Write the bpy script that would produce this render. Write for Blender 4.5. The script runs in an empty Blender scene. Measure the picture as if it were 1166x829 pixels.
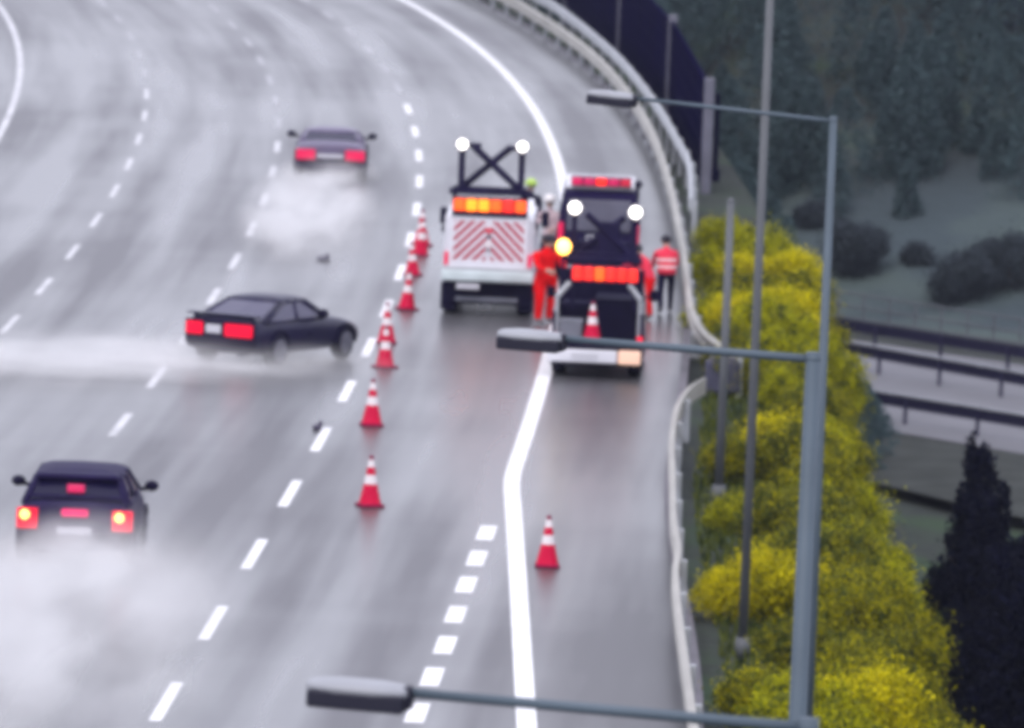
import bpy, bmesh, math, random
import numpy as np
from mathutils import Vector, Matrix, Quaternion
random.seed(7); rng = np.random.default_rng(7)
R = math.radians
SC = bpy.context.scene
COL = SC.collection

# ------------------------------------------------------------------ camera
W0, H0, F = 1166.0, 829.0, 10000.0
CAM_H = 16.0
PITCH = math.atan(965.0 / F)
ROLL = R(2.3)
cam_d = bpy.data.cameras.new('camera'); cam = bpy.data.objects.new('camera', cam_d); COL.objects.link(cam)
cam_d.sensor_width = 36.0; cam_d.sensor_fit = 'HORIZONTAL'; cam_d.lens = F / W0 * 36.0
cam_d.clip_start = 1.0; cam_d.clip_end = 6000.0
CM = Matrix.Rotation(R(90) - PITCH, 4, 'X') @ Matrix.Rotation(ROLL, 4, 'Z')
CM.translation = Vector((0, 0, CAM_H))
cam.matrix_world = CM
SC.camera = cam
cam_d.dof.use_dof = True; cam_d.dof.focus_distance = 85.0; cam_d.dof.aperture_fstop = 3.9
SC.cycles.pixel_filter_type = 'BLACKMAN_HARRIS'
SC.cycles.filter_width = 5.0

# ------------------------------------------------------------------ world, sun, exposure
SUN_EL, SUN_AZ = R(52), R(200)
world = bpy.data.worlds.new('World'); SC.world = world; world.use_nodes = True
nt = world.node_tree; bgn = nt.nodes['Background']
sky = nt.nodes.new('ShaderNodeTexSky'); sky.sky_type = 'NISHITA'; sky.sun_disc = False
sky.sun_elevation = SUN_EL; sky.sun_rotation = SUN_AZ; sky.dust_density = 4.0; sky.air_density = 1.0
mixw = nt.nodes.new('ShaderNodeMix'); mixw.data_type = 'RGBA'; mixw.inputs[0].default_value = 0.82
mixw.inputs[7].default_value = (8.45, 8.5, 9.9, 1)          # even cloud layer
nt.links.new(sky.outputs[0], mixw.inputs[6]); nt.links.new(mixw.outputs[2], bgn.inputs[0])
bgn.inputs[1].default_value = 0.12
sl = bpy.data.lights.new('sun', 'SUN'); sl.energy = 0.9; sl.angle = R(25); sl.color = (1, .96, .92)
so = bpy.data.objects.new('sun', sl); COL.objects.link(so)
so.rotation_euler = (R(90) - SUN_EL, 0, R(180) - SUN_AZ)
SC.view_settings.view_transform = 'Standard'; SC.view_settings.look = 'None'
SC.view_settings.exposure = 0.45; SC.view_settings.gamma = 1.0
SC.cycles.volume_bounces = 5; SC.cycles.volume_step_rate = 0.7; SC.cycles.max_bounces = 6
SC.cycles.use_denoising = True
SC.cycles.sample_clamp_indirect = 5.0

# ------------------------------------------------------------------ helpers
def P(x, y, z=0.0):
    """point of the place at height z that is seen at photo pixel (x, y)"""
    d = CM.to_3x3() @ Vector(((x - W0 / 2) / F, -(y - H0 / 2) / F, -1.0))
    t = (z - CAM_H) / d.z
    return Vector((0, 0, CAM_H)) + d * t

def tag(o, label=None, cat=None, group=None, kind=None):
    for k, v in (('label', label), ('category', cat), ('group', group), ('kind', kind)):
        if v: o[k] = v
    return o

def node_mat(name, col, rough=0.5, metal=0.0, spec=0.5, emis=None, estr=0.0, var=0.0, vscale=3.0, rvar=0.0, coat=0.0):
    m = bpy.data.materials.new(name); m.use_nodes = True
    n = m.node_tree; b = n.nodes['Principled BSDF']
    b.inputs['Base Color'].default_value = (*col, 1); b.inputs['Roughness'].default_value = rough
    b.inputs['Metallic'].default_value = metal; b.inputs['Specular IOR Level'].default_value = spec
    b.inputs['Coat Weight'].default_value = coat
    if emis:
        b.inputs['Emission Color'].default_value = (*emis, 1); b.inputs['Emission Strength'].default_value = estr
    if var > 0 or rvar > 0:
        tc = n.nodes.new('ShaderNodeTexCoord'); nz = n.nodes.new('ShaderNodeTexNoise')
        nz.inputs['Scale'].default_value = vscale; nz.inputs['Detail'].default_value = 6
        n.links.new(tc.outputs['Object'], nz.inputs['Vector'])
        if var > 0:
            mr = n.nodes.new('ShaderNodeMapRange'); mr.inputs[1].default_value = .3; mr.inputs[2].default_value = .7
            mr.inputs[3].default_value = 1 - var; mr.inputs[4].default_value = 1 + var
            mx = n.nodes.new('ShaderNodeVectorMath'); mx.operation = 'SCALE'; mx.inputs[0].default_value = col
            n.links.new(nz.outputs[0], mr.inputs[0]); n.links.new(mr.outputs[0], mx.inputs['Scale'])
            n.links.new(mx.outputs[0], b.inputs['Base Color'])
        if rvar > 0:
            m2 = n.nodes.new('ShaderNodeMapRange'); m2.inputs[1].default_value = .3; m2.inputs[2].default_value = .7
            m2.inputs[3].default_value = max(0, rough - rvar); m2.inputs[4].default_value = rough + rvar
            n.links.new(nz.outputs[0], m2.inputs[0]); n.links.new(m2.outputs[0], b.inputs['Roughness'])
    return m

class MB:
    """collects shapes, builds ONE mesh object"""
    def __init__(s): s.bm = bmesh.new(); s.mi = 0
    def _setmi(s, faces):
        for f in faces: f.material_index = s.mi
    def box(s, c, d, bev=0.0, rot=None):
        r = bmesh.ops.create_cube(s.bm, size=1.0); vs = r['verts']
        M = Matrix.Translation(c) @ (rot if rot else Matrix.Identity(4)) @ Matrix.Diagonal((*d, 1))
        bmesh.ops.transform(s.bm, matrix=M, verts=vs)
        fs = set(f for v in vs for f in v.link_faces)
        s._setmi(fs)
        if bev > 0:
            es = list(set(e for v in vs for e in v.link_edges))
            bmesh.ops.bevel(s.bm, geom=es, offset=bev, segments=2, affect='EDGES', profile=.5)
        return s
    def tube(s, a, b, r0, r1=None, n=12):
        a = Vector(a); b = Vector(b); r1 = r0 if r1 is None else r1
        q = (b - a).to_track_quat('Z', 'Y').to_matrix()
        A = []; B = []
        for i in range(n):
            t = 2 * math.pi * i / n; v = q @ Vector((math.cos(t), math.sin(t), 0))
            A.append(s.bm.verts.new(a + v * r0)); B.append(s.bm.verts.new(b + v * r1))
        fs = [s.bm.faces.new((A[i], A[(i + 1) % n], B[(i + 1) % n], B[i])) for i in range(n)]
        fs += [s.bm.faces.new(A[::-1]), s.bm.faces.new(B)]
        s._setmi(fs); return s
    def path(s, pts, r, n=8):
        for i in range(len(pts) - 1): s.tube(pts[i], pts[i + 1], r, r, n)
        return s
    def loft(s, rings, close=True, cap=True):
        V = [[s.bm.verts.new(p) for p in r] for r in rings]
        fs = []
        m = len(V[0])
        for a, b in zip(V, V[1:]):
            for i in range(m if close else m - 1):
                fs.append(s.bm.faces.new((a[i], a[(i + 1) % m], b[(i + 1) % m], b[i])))
        if cap:
            fs.append(s.bm.faces.new(V[0][::-1])); fs.append(s.bm.faces.new(V[-1]))
        s._setmi(fs); return s
    def sphere(s, c, r, sc=(1, 1, 1), u=16, v=10):
        q = bmesh.ops.create_uvsphere(s.bm, u_segments=u, v_segments=v, radius=r)
        bmesh.ops.transform(s.bm, matrix=Matrix.Translation(c) @ Matrix.Diagonal((*sc, 1)), verts=q['verts'])
        s._setmi(set(f for x in q['verts'] for f in x.link_faces)); return s
    def poly(s, pts):
        f = s.bm.faces.new([s.bm.verts.new(p) for p in pts]); s._setmi([f]); return s
    def build(s, name, mats, parent=None, smooth=False, subsurf=0, recalc=True):
        if recalc: bmesh.ops.recalc_face_normals(s.bm, faces=s.bm.faces)
        me = bpy.data.meshes.new(name); s.bm.to_mesh(me); s.bm.free()
        for m in (mats if isinstance(mats, (list, tuple)) else [mats]): me.materials.append(m)
        o = bpy.data.objects.new(name, me); COL.objects.link(o)
        if parent: o.parent = parent
        if smooth:
            me.polygons.foreach_set('use_smooth', [True] * len(me.polygons))
        if subsurf:
            md = o.modifiers.new('sub', 'SUBSURF'); md.levels = subsurf; md.render_levels = subsurf
        return o

def empty(name, loc=(0, 0, 0), rz=0.0):
    o = bpy.data.objects.new(name, None); COL.objects.link(o); o.location = loc; o.rotation_euler = (0, 0, rz); return o

def copy_tree(o, parent=None):
    c = o.copy(); COL.objects.link(c)
    if parent: c.parent = parent
    for ch in list(o.children): copy_tree(ch, c)
    return c

# ------------------------------------------------------------------ the road's curve (fourth lane line is the reference)
anch = [(188, 803), (242, 711), (289, 631), (330, 562), (363, 499), (396, 444), (422, 395), (444, 350), (458, 310), (472, 242), (475, 210), (476, 180), (468, 128), (440, 80), (405, 42), (370, 15)]
ap = [P(*a) for a in anch]
_c = np.polyfit([p.y - 200 for p in ap], [p.x for p in ap], 4)
_d = np.polyder(_c)
Y0, Y1 = 118.0, 285.0
def LX(y):
    if y < Y0: return float(np.polyval(_c, Y0 - 200) + np.polyval(_d, Y0 - 200) * (y - Y0))
    if y > Y1:
        s0 = float(np.polyval(_d, Y1 - 200)); t = min(y, Y1 + 120) - Y1
        x = float(np.polyval(_c, Y1 - 200)) + s0 * t - 0.0009 * t * t
        if y > Y1 + 120: x += (s0 - 0.0018 * 120) * (y - Y1 - 120)
        return x
    return float(np.polyval(_c, y - 200))
def slope(y): return (LX(y + .5) - LX(y - .5))
def RP(off, y, z=0.0): return Vector((LX(y) + off, y, z))
def sm(a, b, t):
    t = max(0.0, min(1.0, (t - a) / (b - a))); return t * t * (3 - 2 * t)

# right edge of the tarmac and the flare
def edge_off(y): return 6.0 + 1.1 * (1 - sm(112, 150, y))
def solid_off(y):
    p = P(600, 829); q = P(570, 545)
    if y < q.y:
        oa = p.x - LX(p.y); ob = 3.47
        t = (y - p.y) / (q.y - p.y)
        return oa + (ob - oa) * t if y > p.y - 40 else oa + (ob - oa) * (-40 / (q.y - p.y))
    return 3.47
_so = solid_off
def solid_off(y): return sum(_so(y + d) for d in (-1.5, -.7, 0, .7, 1.5)) / 5

# ------------------------------------------------------------------ materials
def road_material():
    m = bpy.data.materials.new('wet_asphalt'); m.use_nodes = True; n = m.node_tree; L = n.links
    b = n.nodes['Principled BSDF']
    uv = n.nodes.new('ShaderNodeUVMap'); uv.uv_map = 'UVMap'
    def noise(sx, sy, scale, det=5, dist=0.0, rough=.5):
        mp = n.nodes.new('ShaderNodeMapping'); mp.inputs['Scale'].default_value = (sx, sy, 1)
        nz = n.nodes.new('ShaderNodeTexNoise'); nz.inputs['Scale'].default_value = scale; nz.inputs['Detail'].default_value = det
        nz.inputs['Distortion'].default_value = dist; nz.inputs['Roughness'].default_value = rough
        L.new(uv.outputs[0], mp.inputs[0]); L.new(mp.outputs[0], nz.inputs['Vector']); return nz.outputs[0]
    def rng_(i, a, b_, c, d):
        mr = n.nodes.new('ShaderNodeMapRange'); mr.inputs[1].default_value = a; mr.inputs[2].default_value = b_
        mr.inputs[3].default_value = c; mr.inputs[4].default_value = d; L.new(i, mr.inputs[0]); return mr.outputs[0]
    def math_(op, a, b_=None):
        q = n.nodes.new('ShaderNodeMath'); q.operation = op
        for k, v in enumerate((a, b_)):
            if v is None: continue
            if isinstance(v, (int, float)): q.inputs[k].default_value = v
            else: L.new(v, q.inputs[k])
        return q.outputs[0]
    streak = noise(1.0, .03, 1.0, 2.5, .15)        # long streaks of wheel tracks
    fine = noise(1.0, .05, 4.0, 5)
    cross = noise(.10, 1.0, .22, 4, .4)          # cross bands, old joints
    big = noise(1, .25, .16, 3, .2)
    grain = noise(1, .12, 5, 3)
    # wheel tracks: two per lane
    sx = n.nodes.new('ShaderNodeSeparateXYZ'); L.new(uv.outputs[0], sx.inputs[0])
    t = math_('MULTIPLY', sx.outputs[0], 2 * math.pi / 1.775)
    tr = math_('COSINE', t)
    tr = rng_(tr, -1, 1, 0, 1)
    w = math_('ADD', math_('MULTIPLY', streak, .55), math_('MULTIPLY', fine, .09))
    w = math_('ADD', w, math_('MULTIPLY', cross, .10))
    w = math_('ADD', w, math_('MULTIPLY', big, .56))
    w = math_('ADD', w, math_('MULTIPLY', tr, .07))
    w = rng_(w, .54, .80, 0, 1)                   # 0 dry-looking .. 1 water film
    ra = n.nodes.new('ShaderNodeMix'); ra.data_type = 'RGBA'
    ra.inputs[6].default_value = (.050, .047, .056, 1); ra.inputs[7].default_value = (.10, .102, .108, 1)
    L.new(w, ra.inputs[0])
    lf = rng_(sx.outputs[0], -12.5, -5.5, -.28, 0)
    w = math_('ADD', w, lf)
    w = math_('ADD', w, rng_(sx.outputs[0], 2.5, 6.0, 0, -.22))
    # base colour darkens across the shoulder to the right edge
    sh = rng_(sx.outputs[0], 3.8, 6.2, 1.0, .55)
    vm = n.nodes.new('ShaderNodeVectorMath'); vm.operation = 'SCALE'; L.new(ra.outputs[2], vm.inputs[0]); L.new(sh, vm.inputs['Scale'])
    L.new(vm.outputs[0], b.inputs['Base Color'])
    L.new(rng_(w, 0, 1, .38, .26), b.inputs['Roughness'])
    L.new(rng_(w, 0, 1, .28, .76), b.inputs['Specular IOR Level'])
    bp = n.nodes.new('ShaderNodeBump'); bp.inputs['Strength'].default_value = .06; bp.inputs['Distance'].default_value = .006
    L.new(grain, bp.inputs['Height']); L.new(bp.outputs[0], b.inputs['Normal'])
    return m

M = {}
M['road'] = road_material()
M['white_line'] = node_mat('white_road_paint', (.78, .78, .80), .45, var=.10, vscale=.8)
M['hazed_line'] = node_mat('hazed_road_paint', (.52, .52, .54), .40, var=.25, vscale=.8)  # line colour dulled to imitate haze and wet glare
M['faint_line'] = node_mat('faint_road_paint', (.30, .30, .32), .36, var=.25, vscale=.8)  # dulled further, for the farthest lines behind haze and wet
M['galv'] = node_mat('galvanised_steel', (.42, .44, .47), .5, .35, var=.15, vscale=1.2)
M['fence_grey'] = node_mat('dull_fence_steel', (.12, .13, .15), .6, .1, var=.15)
M['rail'] = node_mat('pale_weathered_rail', (.34, .33, .30), .5, .1, var=.16, vscale=.5)
M['rail_shaded'] = node_mat('shaded_rail', (.012, .010, .04), .7, .0, spec=.2, var=.2, vscale=.7)  # shade on the rail faces painted in as a near-black colour
M['pole'] = node_mat('bluish_grey_pole', (.075, .105, .135), .6, .05, var=.18, vscale=.8)
M['pole_far'] = node_mat('hazed_grey_pole', (.10, .108, .12), .6, .05, var=.15, vscale=.8)  # haze tone put into the pole's base colour
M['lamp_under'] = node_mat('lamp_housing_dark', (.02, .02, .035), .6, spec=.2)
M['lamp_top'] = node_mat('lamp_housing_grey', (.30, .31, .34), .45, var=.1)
M['barrier_panel'] = node_mat('navy_barrier_panel', (.004, .003, .024), .95, spec=0, var=.2, vscale=.6)
M['barrier_post'] = node_mat('barrier_post_grey', (.13, .13, .17), .5, .2, var=.15)
M['black_paint'] = node_mat('dark_navy_paint', (.006, .004, .034), .35, spec=.3, coat=.05, var=.15)
M['charcoal_paint'] = node_mat('charcoal_violet_paint', (.012, .007, .048), .6, spec=.12, coat=.0, var=.15)
M['grey_paint'] = node_mat('grey_violet_paint', (.11, .09, .16), .35, spec=.4, coat=.1, var=.1)
M['glass'] = node_mat('dark_tinted_glass', (.006, .004, .03), .2, spec=.3)
M['glass_pale'] = node_mat('side_glass', (.04, .035, .085), .12, spec=.6)
M['rubber'] = node_mat('black_rubber', (.006, .005, .02), .8, spec=.15)
M['rim'] = node_mat('alloy_rim', (.16, .16, .20), .5, .3, var=.1)
M['trim'] = node_mat('black_trim', (.005, .003, .024), .8, spec=.12, var=.2)
M['plate'] = node_mat('number_plate', (.55, .55, .60), .5)
M['tail_lit'] = node_mat('lit_tail_lamp', (.35, .002, .01), .5, spec=.15, emis=(1, .002, .045), estr=.75)
M['tail_bright'] = node_mat('braking_bulb', (.9, .3, .1), .3, emis=(1, .22, .05), estr=6)
M['tail_soft'] = node_mat('dim_tail_lamp', (.35, .005, .05), .5, spec=.15, emis=(1, .03, .12), estr=.45)
M['brake_pink'] = node_mat('lit_pink_red_lamp', (.4, .005, .06), .5, spec=.15, emis=(1, .003, .16), estr=.65)
M['brake_dim'] = node_mat('dim_brake_strip', (.5, .01, .08), .3, emis=(1, .01, .15), estr=.25)
M['white_paint'] = node_mat('white_truck_paint', (.72, .72, .78), .4, coat=.3, var=.07, vscale=2)
M['white_dirty'] = node_mat('pale_bumper', (.58, .66, .68), .5, var=.2, vscale=2)
M['red_film'] = node_mat('red_reflective_film', (.45, .02, .06), .4)
M['amber_lamp'] = node_mat('amber_lamp_lens', (.9, .12, .01), .3, emis=(1, .07, .005), estr=1.1)
M['amber_hot'] = node_mat('amber_lamp_lit', (1, .4, .02), .3, emis=(1, .13, .005), estr=2.0)
M['red_lamp'] = node_mat('red_beacon_lens', (.8, .03, .02), .3, emis=(1, .015, .005), estr=1.0)
M['maroon_lamp'] = node_mat('maroon_beacon_lens', (.4, .01, .08), .3, emis=(.8, .01, .12), estr=.35)
M['white_lamp'] = node_mat('lit_warning_lamp', (1, 1, 1), .3, emis=(1, .95, .93), estr=3)
M['beacon'] = node_mat('yellow_flash_lens', (1, .7, .2), .3, emis=(1, .50, .08), estr=6)
M['frame_dark'] = node_mat('dark_steel_frame', (.008, .005, .035), .7, spec=.15, var=.2)
M['cone_red'] = node_mat('cone_red', (.60, .004, .05), .65, spec=.15, var=.1)
M['cone_white'] = node_mat('cone_white_band', (.78, .72, .74), .5)
M['cone_tip'] = node_mat('cone_dark_red', (.22, .004, .05), .65, spec=.15)
M['grey_box'] = node_mat('grey_tool_box', (.16, .17, .21), .5, var=.2)
M['skin'] = node_mat('skin', (.45, .28, .22), .6)
M['hivis_red'] = node_mat('hi_vis_red', (.72, .004, .008), .8, spec=.1, var=.12, vscale=5)
M['hivis_pink'] = node_mat('hi_vis_coral', (.70, .04, .08), .8, spec=.1, var=.15, vscale=5)
M['hivis_green'] = node_mat('hi_vis_green', (.45, .65, .12), .7, var=.1, vscale=5)
M['reflect'] = node_mat('reflective_tape', (.75, .62, .62), .4)
M['cloth_dark'] = node_mat('dark_work_cloth', (.006, .004, .028), .9, spec=.1, var=.2, vscale=6)
M['cloth_grey'] = node_mat('grey_work_cloth', (.22, .21, .24), .8, var=.2, vscale=6)
M['cloth_pale'] = node_mat('pale_jacket', (.55, .42, .45), .8, var=.2, vscale=6)
M['boot'] = node_mat('boot', (.10, .09, .10), .7)
M['helmet_pale'] = node_mat('pale_helmet', (.75, .72, .72), .4)
M['hair'] = node_mat('dark_hair', (.010, .008, .02), .8)
M['bark'] = node_mat('bark', (.05, .04, .035), .9, var=.3, vscale=6)
M['debris'] = node_mat('rubber_debris', (.06, .05, .09), .7)
M['lower_road'] = node_mat('pale_wet_side_road', (.155, .155, .175), .75, var=.12, vscale=.3)

def leaf_mat(name, c1, c2, thr=.5):
    m = bpy.data.materials.new(name); m.use_nodes = True; n = m.node_tree; b = n.nodes['Principled BSDF']
    g = n.nodes.new('ShaderNodeNewGeometry'); cr = n.nodes.new('ShaderNodeValToRGB')
    cr.color_ramp.elements[0].color = (*c1, 1); cr.color_ramp.elements[1].color = (*c2, 1)
    cr.color_ramp.elements[0].position = thr - .35; cr.color_ramp.elements[1].position = thr + .3
    n.links.new(g.outputs['Random Per Island'], cr.inputs[0])
    n.links.new(cr.outputs[0], b.inputs['Base Color']); b.inputs['Roughness'].default_value = .65
    b.inputs['Specular IOR Level'].default_value = .05
    tr = n.nodes.new('ShaderNodeBsdfTranslucent'); n.links.new(cr.outputs[0], tr.inputs[0]); ms = n.nodes.new('ShaderNodeMixShader'); ms.inputs[0].default_value = .4
    n.links.new(b.outputs[0], ms.inputs[1]); n.links.new(tr.outputs[0], ms.inputs[2]); n.links.new(ms.outputs[0], n.nodes['Material Output'].inputs['Surface'])
    return m
M['leaf_yellow'] = leaf_mat('yellow_blossom', (.32, .30, .010), (.78, .68, .008), .42)
M['leaf_lime'] = leaf_mat('yellow_green_leaves', (.16, .18, .012), (.56, .54, .008), .5)
M['leaf_olive'] = leaf_mat('olive_leaves', (.09, .095, .010), (.46, .42, .010), .48)
M['leaf_green'] = leaf_mat('dull_green_leaves', (.022, .038, .018), (.13, .15, .025), .5)
M['leaf_dark'] = leaf_mat('dark_evergreen_leaves', (.002, .003, .012), (.006, .007, .024), .5)
M['leaf_forest'] = leaf_mat('misty_forest_leaves', (.060, .095, .105), (.085, .13, .135), .5)  # mist put into the leaf colour as a paler teal
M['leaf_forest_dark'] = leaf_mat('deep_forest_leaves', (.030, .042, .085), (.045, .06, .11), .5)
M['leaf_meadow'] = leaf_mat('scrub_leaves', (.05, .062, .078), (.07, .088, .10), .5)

def ground_material():
    m = bpy.data.materials.new('verge_ground'); m.use_nodes = True; n = m.node_tree; L = n.links; b = n.nodes['Principled BSDF']
    tc = n.nodes.new('ShaderNodeTexCoord')
    n1 = n.nodes.new('ShaderNodeTexNoise'); n1.inputs['Scale'].default_value = .18; n1.inputs['Detail'].default_value = 6
    n2 = n.nodes.new('ShaderNodeTexNoise'); n2.inputs['Scale'].default_value = 2.5; n2.inputs['Detail'].default_value = 6
    L.new(tc.outputs['Object'], n1.inputs[0]); L.new(tc.outputs['Object'], n2.inputs[0])
    r1 = n.nodes.new('ShaderNodeValToRGB'); r1.color_ramp.elements[0].position = .38; r1.color_ramp.elements[1].position = .62
    r1.color_ramp.elements[0].color = (.030, .034, .036, 1); r1.color_ramp.elements[1].color = (.045, .070, .042, 1)
    e = r1.color_ramp.elements.new(.5); e.color = (.045, .052, .046, 1)
    mm = n.nodes.new('ShaderNodeMath'); mm.operation = 'MULTIPLY_ADD'; mm.inputs[1].default_value = .5; mm.inputs[2].default_value = .5
    L.new(n2.outputs[0], mm.inputs[0])
    a = n.nodes.new('ShaderNodeMath'); a.operation = 'MULTIPLY_ADD'; a.inputs[1].default_value = .3; L.new(n2.outputs[0], a.inputs[0])
    s_ = n.nodes.new('ShaderNodeMath'); s_.operation = 'MULTIPLY'; s_.inputs[1].default_value = .7; L.new(n1.outputs[0], s_.inputs[0]); L.new(s_.outputs[0], a.inputs[2])
    L.new(a.outputs[0], r1.inputs[0])
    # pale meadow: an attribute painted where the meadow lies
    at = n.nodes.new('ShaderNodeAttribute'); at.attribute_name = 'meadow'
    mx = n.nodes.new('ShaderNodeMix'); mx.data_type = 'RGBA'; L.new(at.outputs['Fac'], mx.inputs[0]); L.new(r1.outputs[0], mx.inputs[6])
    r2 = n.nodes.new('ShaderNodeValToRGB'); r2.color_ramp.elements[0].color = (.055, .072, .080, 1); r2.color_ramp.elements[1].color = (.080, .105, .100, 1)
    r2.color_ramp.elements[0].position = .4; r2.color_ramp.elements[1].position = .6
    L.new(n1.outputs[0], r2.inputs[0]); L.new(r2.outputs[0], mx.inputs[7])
    L.new(mx.outputs[2], b.inputs['Base Color']); b.inputs['Roughness'].default_value = .95; b.inputs['Specular IOR Level'].default_value = .05
    bp = n.nodes.new('ShaderNodeBump'); bp.inputs['Distance'].default_value = .15; bp.inputs['Strength'].default_value = .6
    L.new(n2.outputs[0], bp.inputs['Height']); L.new(bp.outputs[0], b.inputs['Normal'])
    return m
M['ground'] = ground_material()

# ------------------------------------------------------------------ terrain
def crest(y): return 8.2 + 1.5 * (1 - sm(112, 168, y))
LOW = -9.0
def terrain_z(off, y):
    if off <= 0: z = -.10 - .02 * max(0, -off - 16)
    else:
        c = crest(y)
        z = -.10 if off < c - .6 else -.10 + (LOW + .1) * sm(c - .5, c + 4.2, off)
        x = LX(y) + off
        hill = max(0.0, y - 278.0 - 3 * math.sin(x * .2))
        if off > c:
            z += min(hill * .27, 13.0) * sm(1.0, 9.0, x)
    # nearer than the lens the land climbs to the lookout
    return z
offs = sorted(set([-900, -500, -300, -180, -110, -70, -45, -30, -22, -18] + [v * .8 for v in range(-20, 60)] + [48 + 6 * k for k in range(12)] + [130, 180, 260, 400, 700, 1000]))
ys = sorted(set([-60, -20, 10, 30, 50, 70, 85] + [95 + 2.5 * k for k in range(110)] + [372 + 8 * k for k in range(20)] + [560, 650, 800, 1000, 1400, 2000, 3000]))
me = bpy.data.meshes.new('ground'); vs = []; fs = []; mead = []
for y in ys:
    for o_ in offs:
        n_ = .10 * math.sin(o_ * .9 + y * .31) * math.sin(y * .23 - o_ * .2) if o_ > 8 else 0
        vs.append((LX(y) + o_, y, terrain_z(o_, y) + n_))
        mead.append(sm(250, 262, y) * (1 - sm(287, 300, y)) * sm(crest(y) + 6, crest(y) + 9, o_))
k = len(offs)
for j in range(len(ys) - 1):
    for i in range(k - 1): fs.append((j * k + i, j * k + i + 1, (j + 1) * k + i + 1, (j + 1) * k + i))
me.from_pydata(vs, [], fs); me.materials.append(M['ground'])
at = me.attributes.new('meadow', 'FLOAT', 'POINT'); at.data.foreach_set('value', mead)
me.polygons.foreach_set('use_smooth', [True] * len(me.polygons))
g = bpy.data.objects.new('ground', me); COL.objects.link(g); tag(g, kind='structure')

# ------------------------------------------------------------------ motorway sheet with UVs in metres (across, along)
def ribbon(name, ylist, lo, hi, z, mat, nx=1, uv=True):
    vs = []; fs = []; uvs = []
    for y in ylist:
        a = lo(y) if callable(lo) else lo; b_ = hi(y) if callable(hi) else hi
        for i in range(nx + 1):
            o_ = a + (b_ - a) * i / nx; vs.append((LX(y) + o_, y, z)); uvs.append((o_, y))
    for j in range(len(ylist) - 1):
        for i in range(nx):
            a = j * (nx + 1) + i; fs.append((a, a + 1, a + nx + 2, a + nx + 1))
    me = bpy.data.meshes.new(name); me.from_pydata(vs, [], fs); me.materials.append(mat)
    if uv:
        l = me.uv_layers.new(name='UVMap')
        for lp in me.loops: l.data[lp.index].uv = uvs[lp.vertex_index]
    o = bpy.data.objects.new(name, me); COL.objects.link(o); return o
rd = ribbon('road', [-40 + 4 * k for k in range(125)], -17.5, edge_off, 0.0, M['road'], 8); tag(rd, kind='structure')
# low kerb of the tarmac's edge
mb = MB()
for k_ in range(90):
    y = 60 + 3 * k_; a = RP(edge_off(y) + .08, y, -.04); b_ = RP(edge_off(y + 3) + .08, y + 3, -.04)
    mid = (a + b_) / 2; d = b_ - a
    mb.box(mid, (.16, d.length, .16), 0, Matrix.Rotation(math.atan2(-d.x, d.y), 4, 'Z'))
kb = mb.build('kerb', node_mat('dark_kerb', (.10, .09, .11), .6, var=.3, vscale=1)); tag(kb, kind='structure')

# painted markings, one sheet
mv = []; mf = []; mm = []; HAZE_DIM = [0]  # last list: step of haze dimming in the line colour
def strip(o0, y0, y1, w, n=1):
    for j in range(n):
        a = y0 + (y1 - y0) * j / n; b_ = y0 + (y1 - y0) * (j + 1) / n
        oa = o0(a) if callable(o0) else o0; ob = o0(b_) if callable(o0) else o0
        i = len(mv)
        mv.extend([(LX(a) + oa - w / 2, a, .005), (LX(a) + oa + w / 2, a, .005), (LX(b_) + ob + w / 2, b_, .005), (LX(b_) + ob - w / 2, b_, .005)])
        mf.append((i, i + 1, i + 2, i + 3)); mm.append(HAZE_DIM[0] if HAZE_DIM[0] else 0)
strip(solid_off, 70, 140, .27, 30); strip(solid_off, 140, 172, .27, 24); strip(3.47, 172, 330, .25, 60)
HAZE_DIM[0] = 1; strip(-10.55, 60, 330, .17, 90); HAZE_DIM[0] = 0
PER = 8.52
def dashes(off, anchor, w=.17, ln=3.9, y0=70, y1=330, per=PER):
    ya = P(*anchor).y; kk = int((y0 - ya) / per) - 1
    y = ya + kk * per; jit = 0 if off < -5 else 12 if off < -1 else 10
    if off < -5: jit = 30
    while y < y1:
        HAZE_DIM[0] = (2 if y > 215 + jit else 1 if (y > 150 or off < -5) else 0) if off < -1 or y > 240 else 0  # duller colours imitate haze with distance and on the left lines
        strip(off, y - ln / 2, y + ln / 2, w, 2); y += per
strip_left_done = 1
dashes(0, (289, 631)); FAINT = 1; dashes(-3.55, (145, 484), .15); dashes(-7.05, (148, 187), .13)
HAZE_DIM[0] = 0
for (x, y) in [(475, 812), (492, 771), (507, 735), (519, 700), (531, 666), (543, 636), (554, 607)]:
    p = P(x, y); strip(p.x - LX(p.y), p.y - 1.0, p.y + 1.0, .27)
p0 = P(475, 812).y
for k_ in range(1, 12): strip(3.4, p0 - 3.45 * k_ - 1.0, p0 - 3.45 * k_ + 1.0, .27)
me = bpy.data.meshes.new('road_markings'); me.from_pydata(mv, [], mf); [me.materials.append(M[k]) for k in ('white_line', 'hazed_line', 'faint_line')]; me.polygons.foreach_set('material_index', mm)
o = bpy.data.objects.new('road_markings', me); COL.objects.link(o); tag(o, kind='structure')

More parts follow.
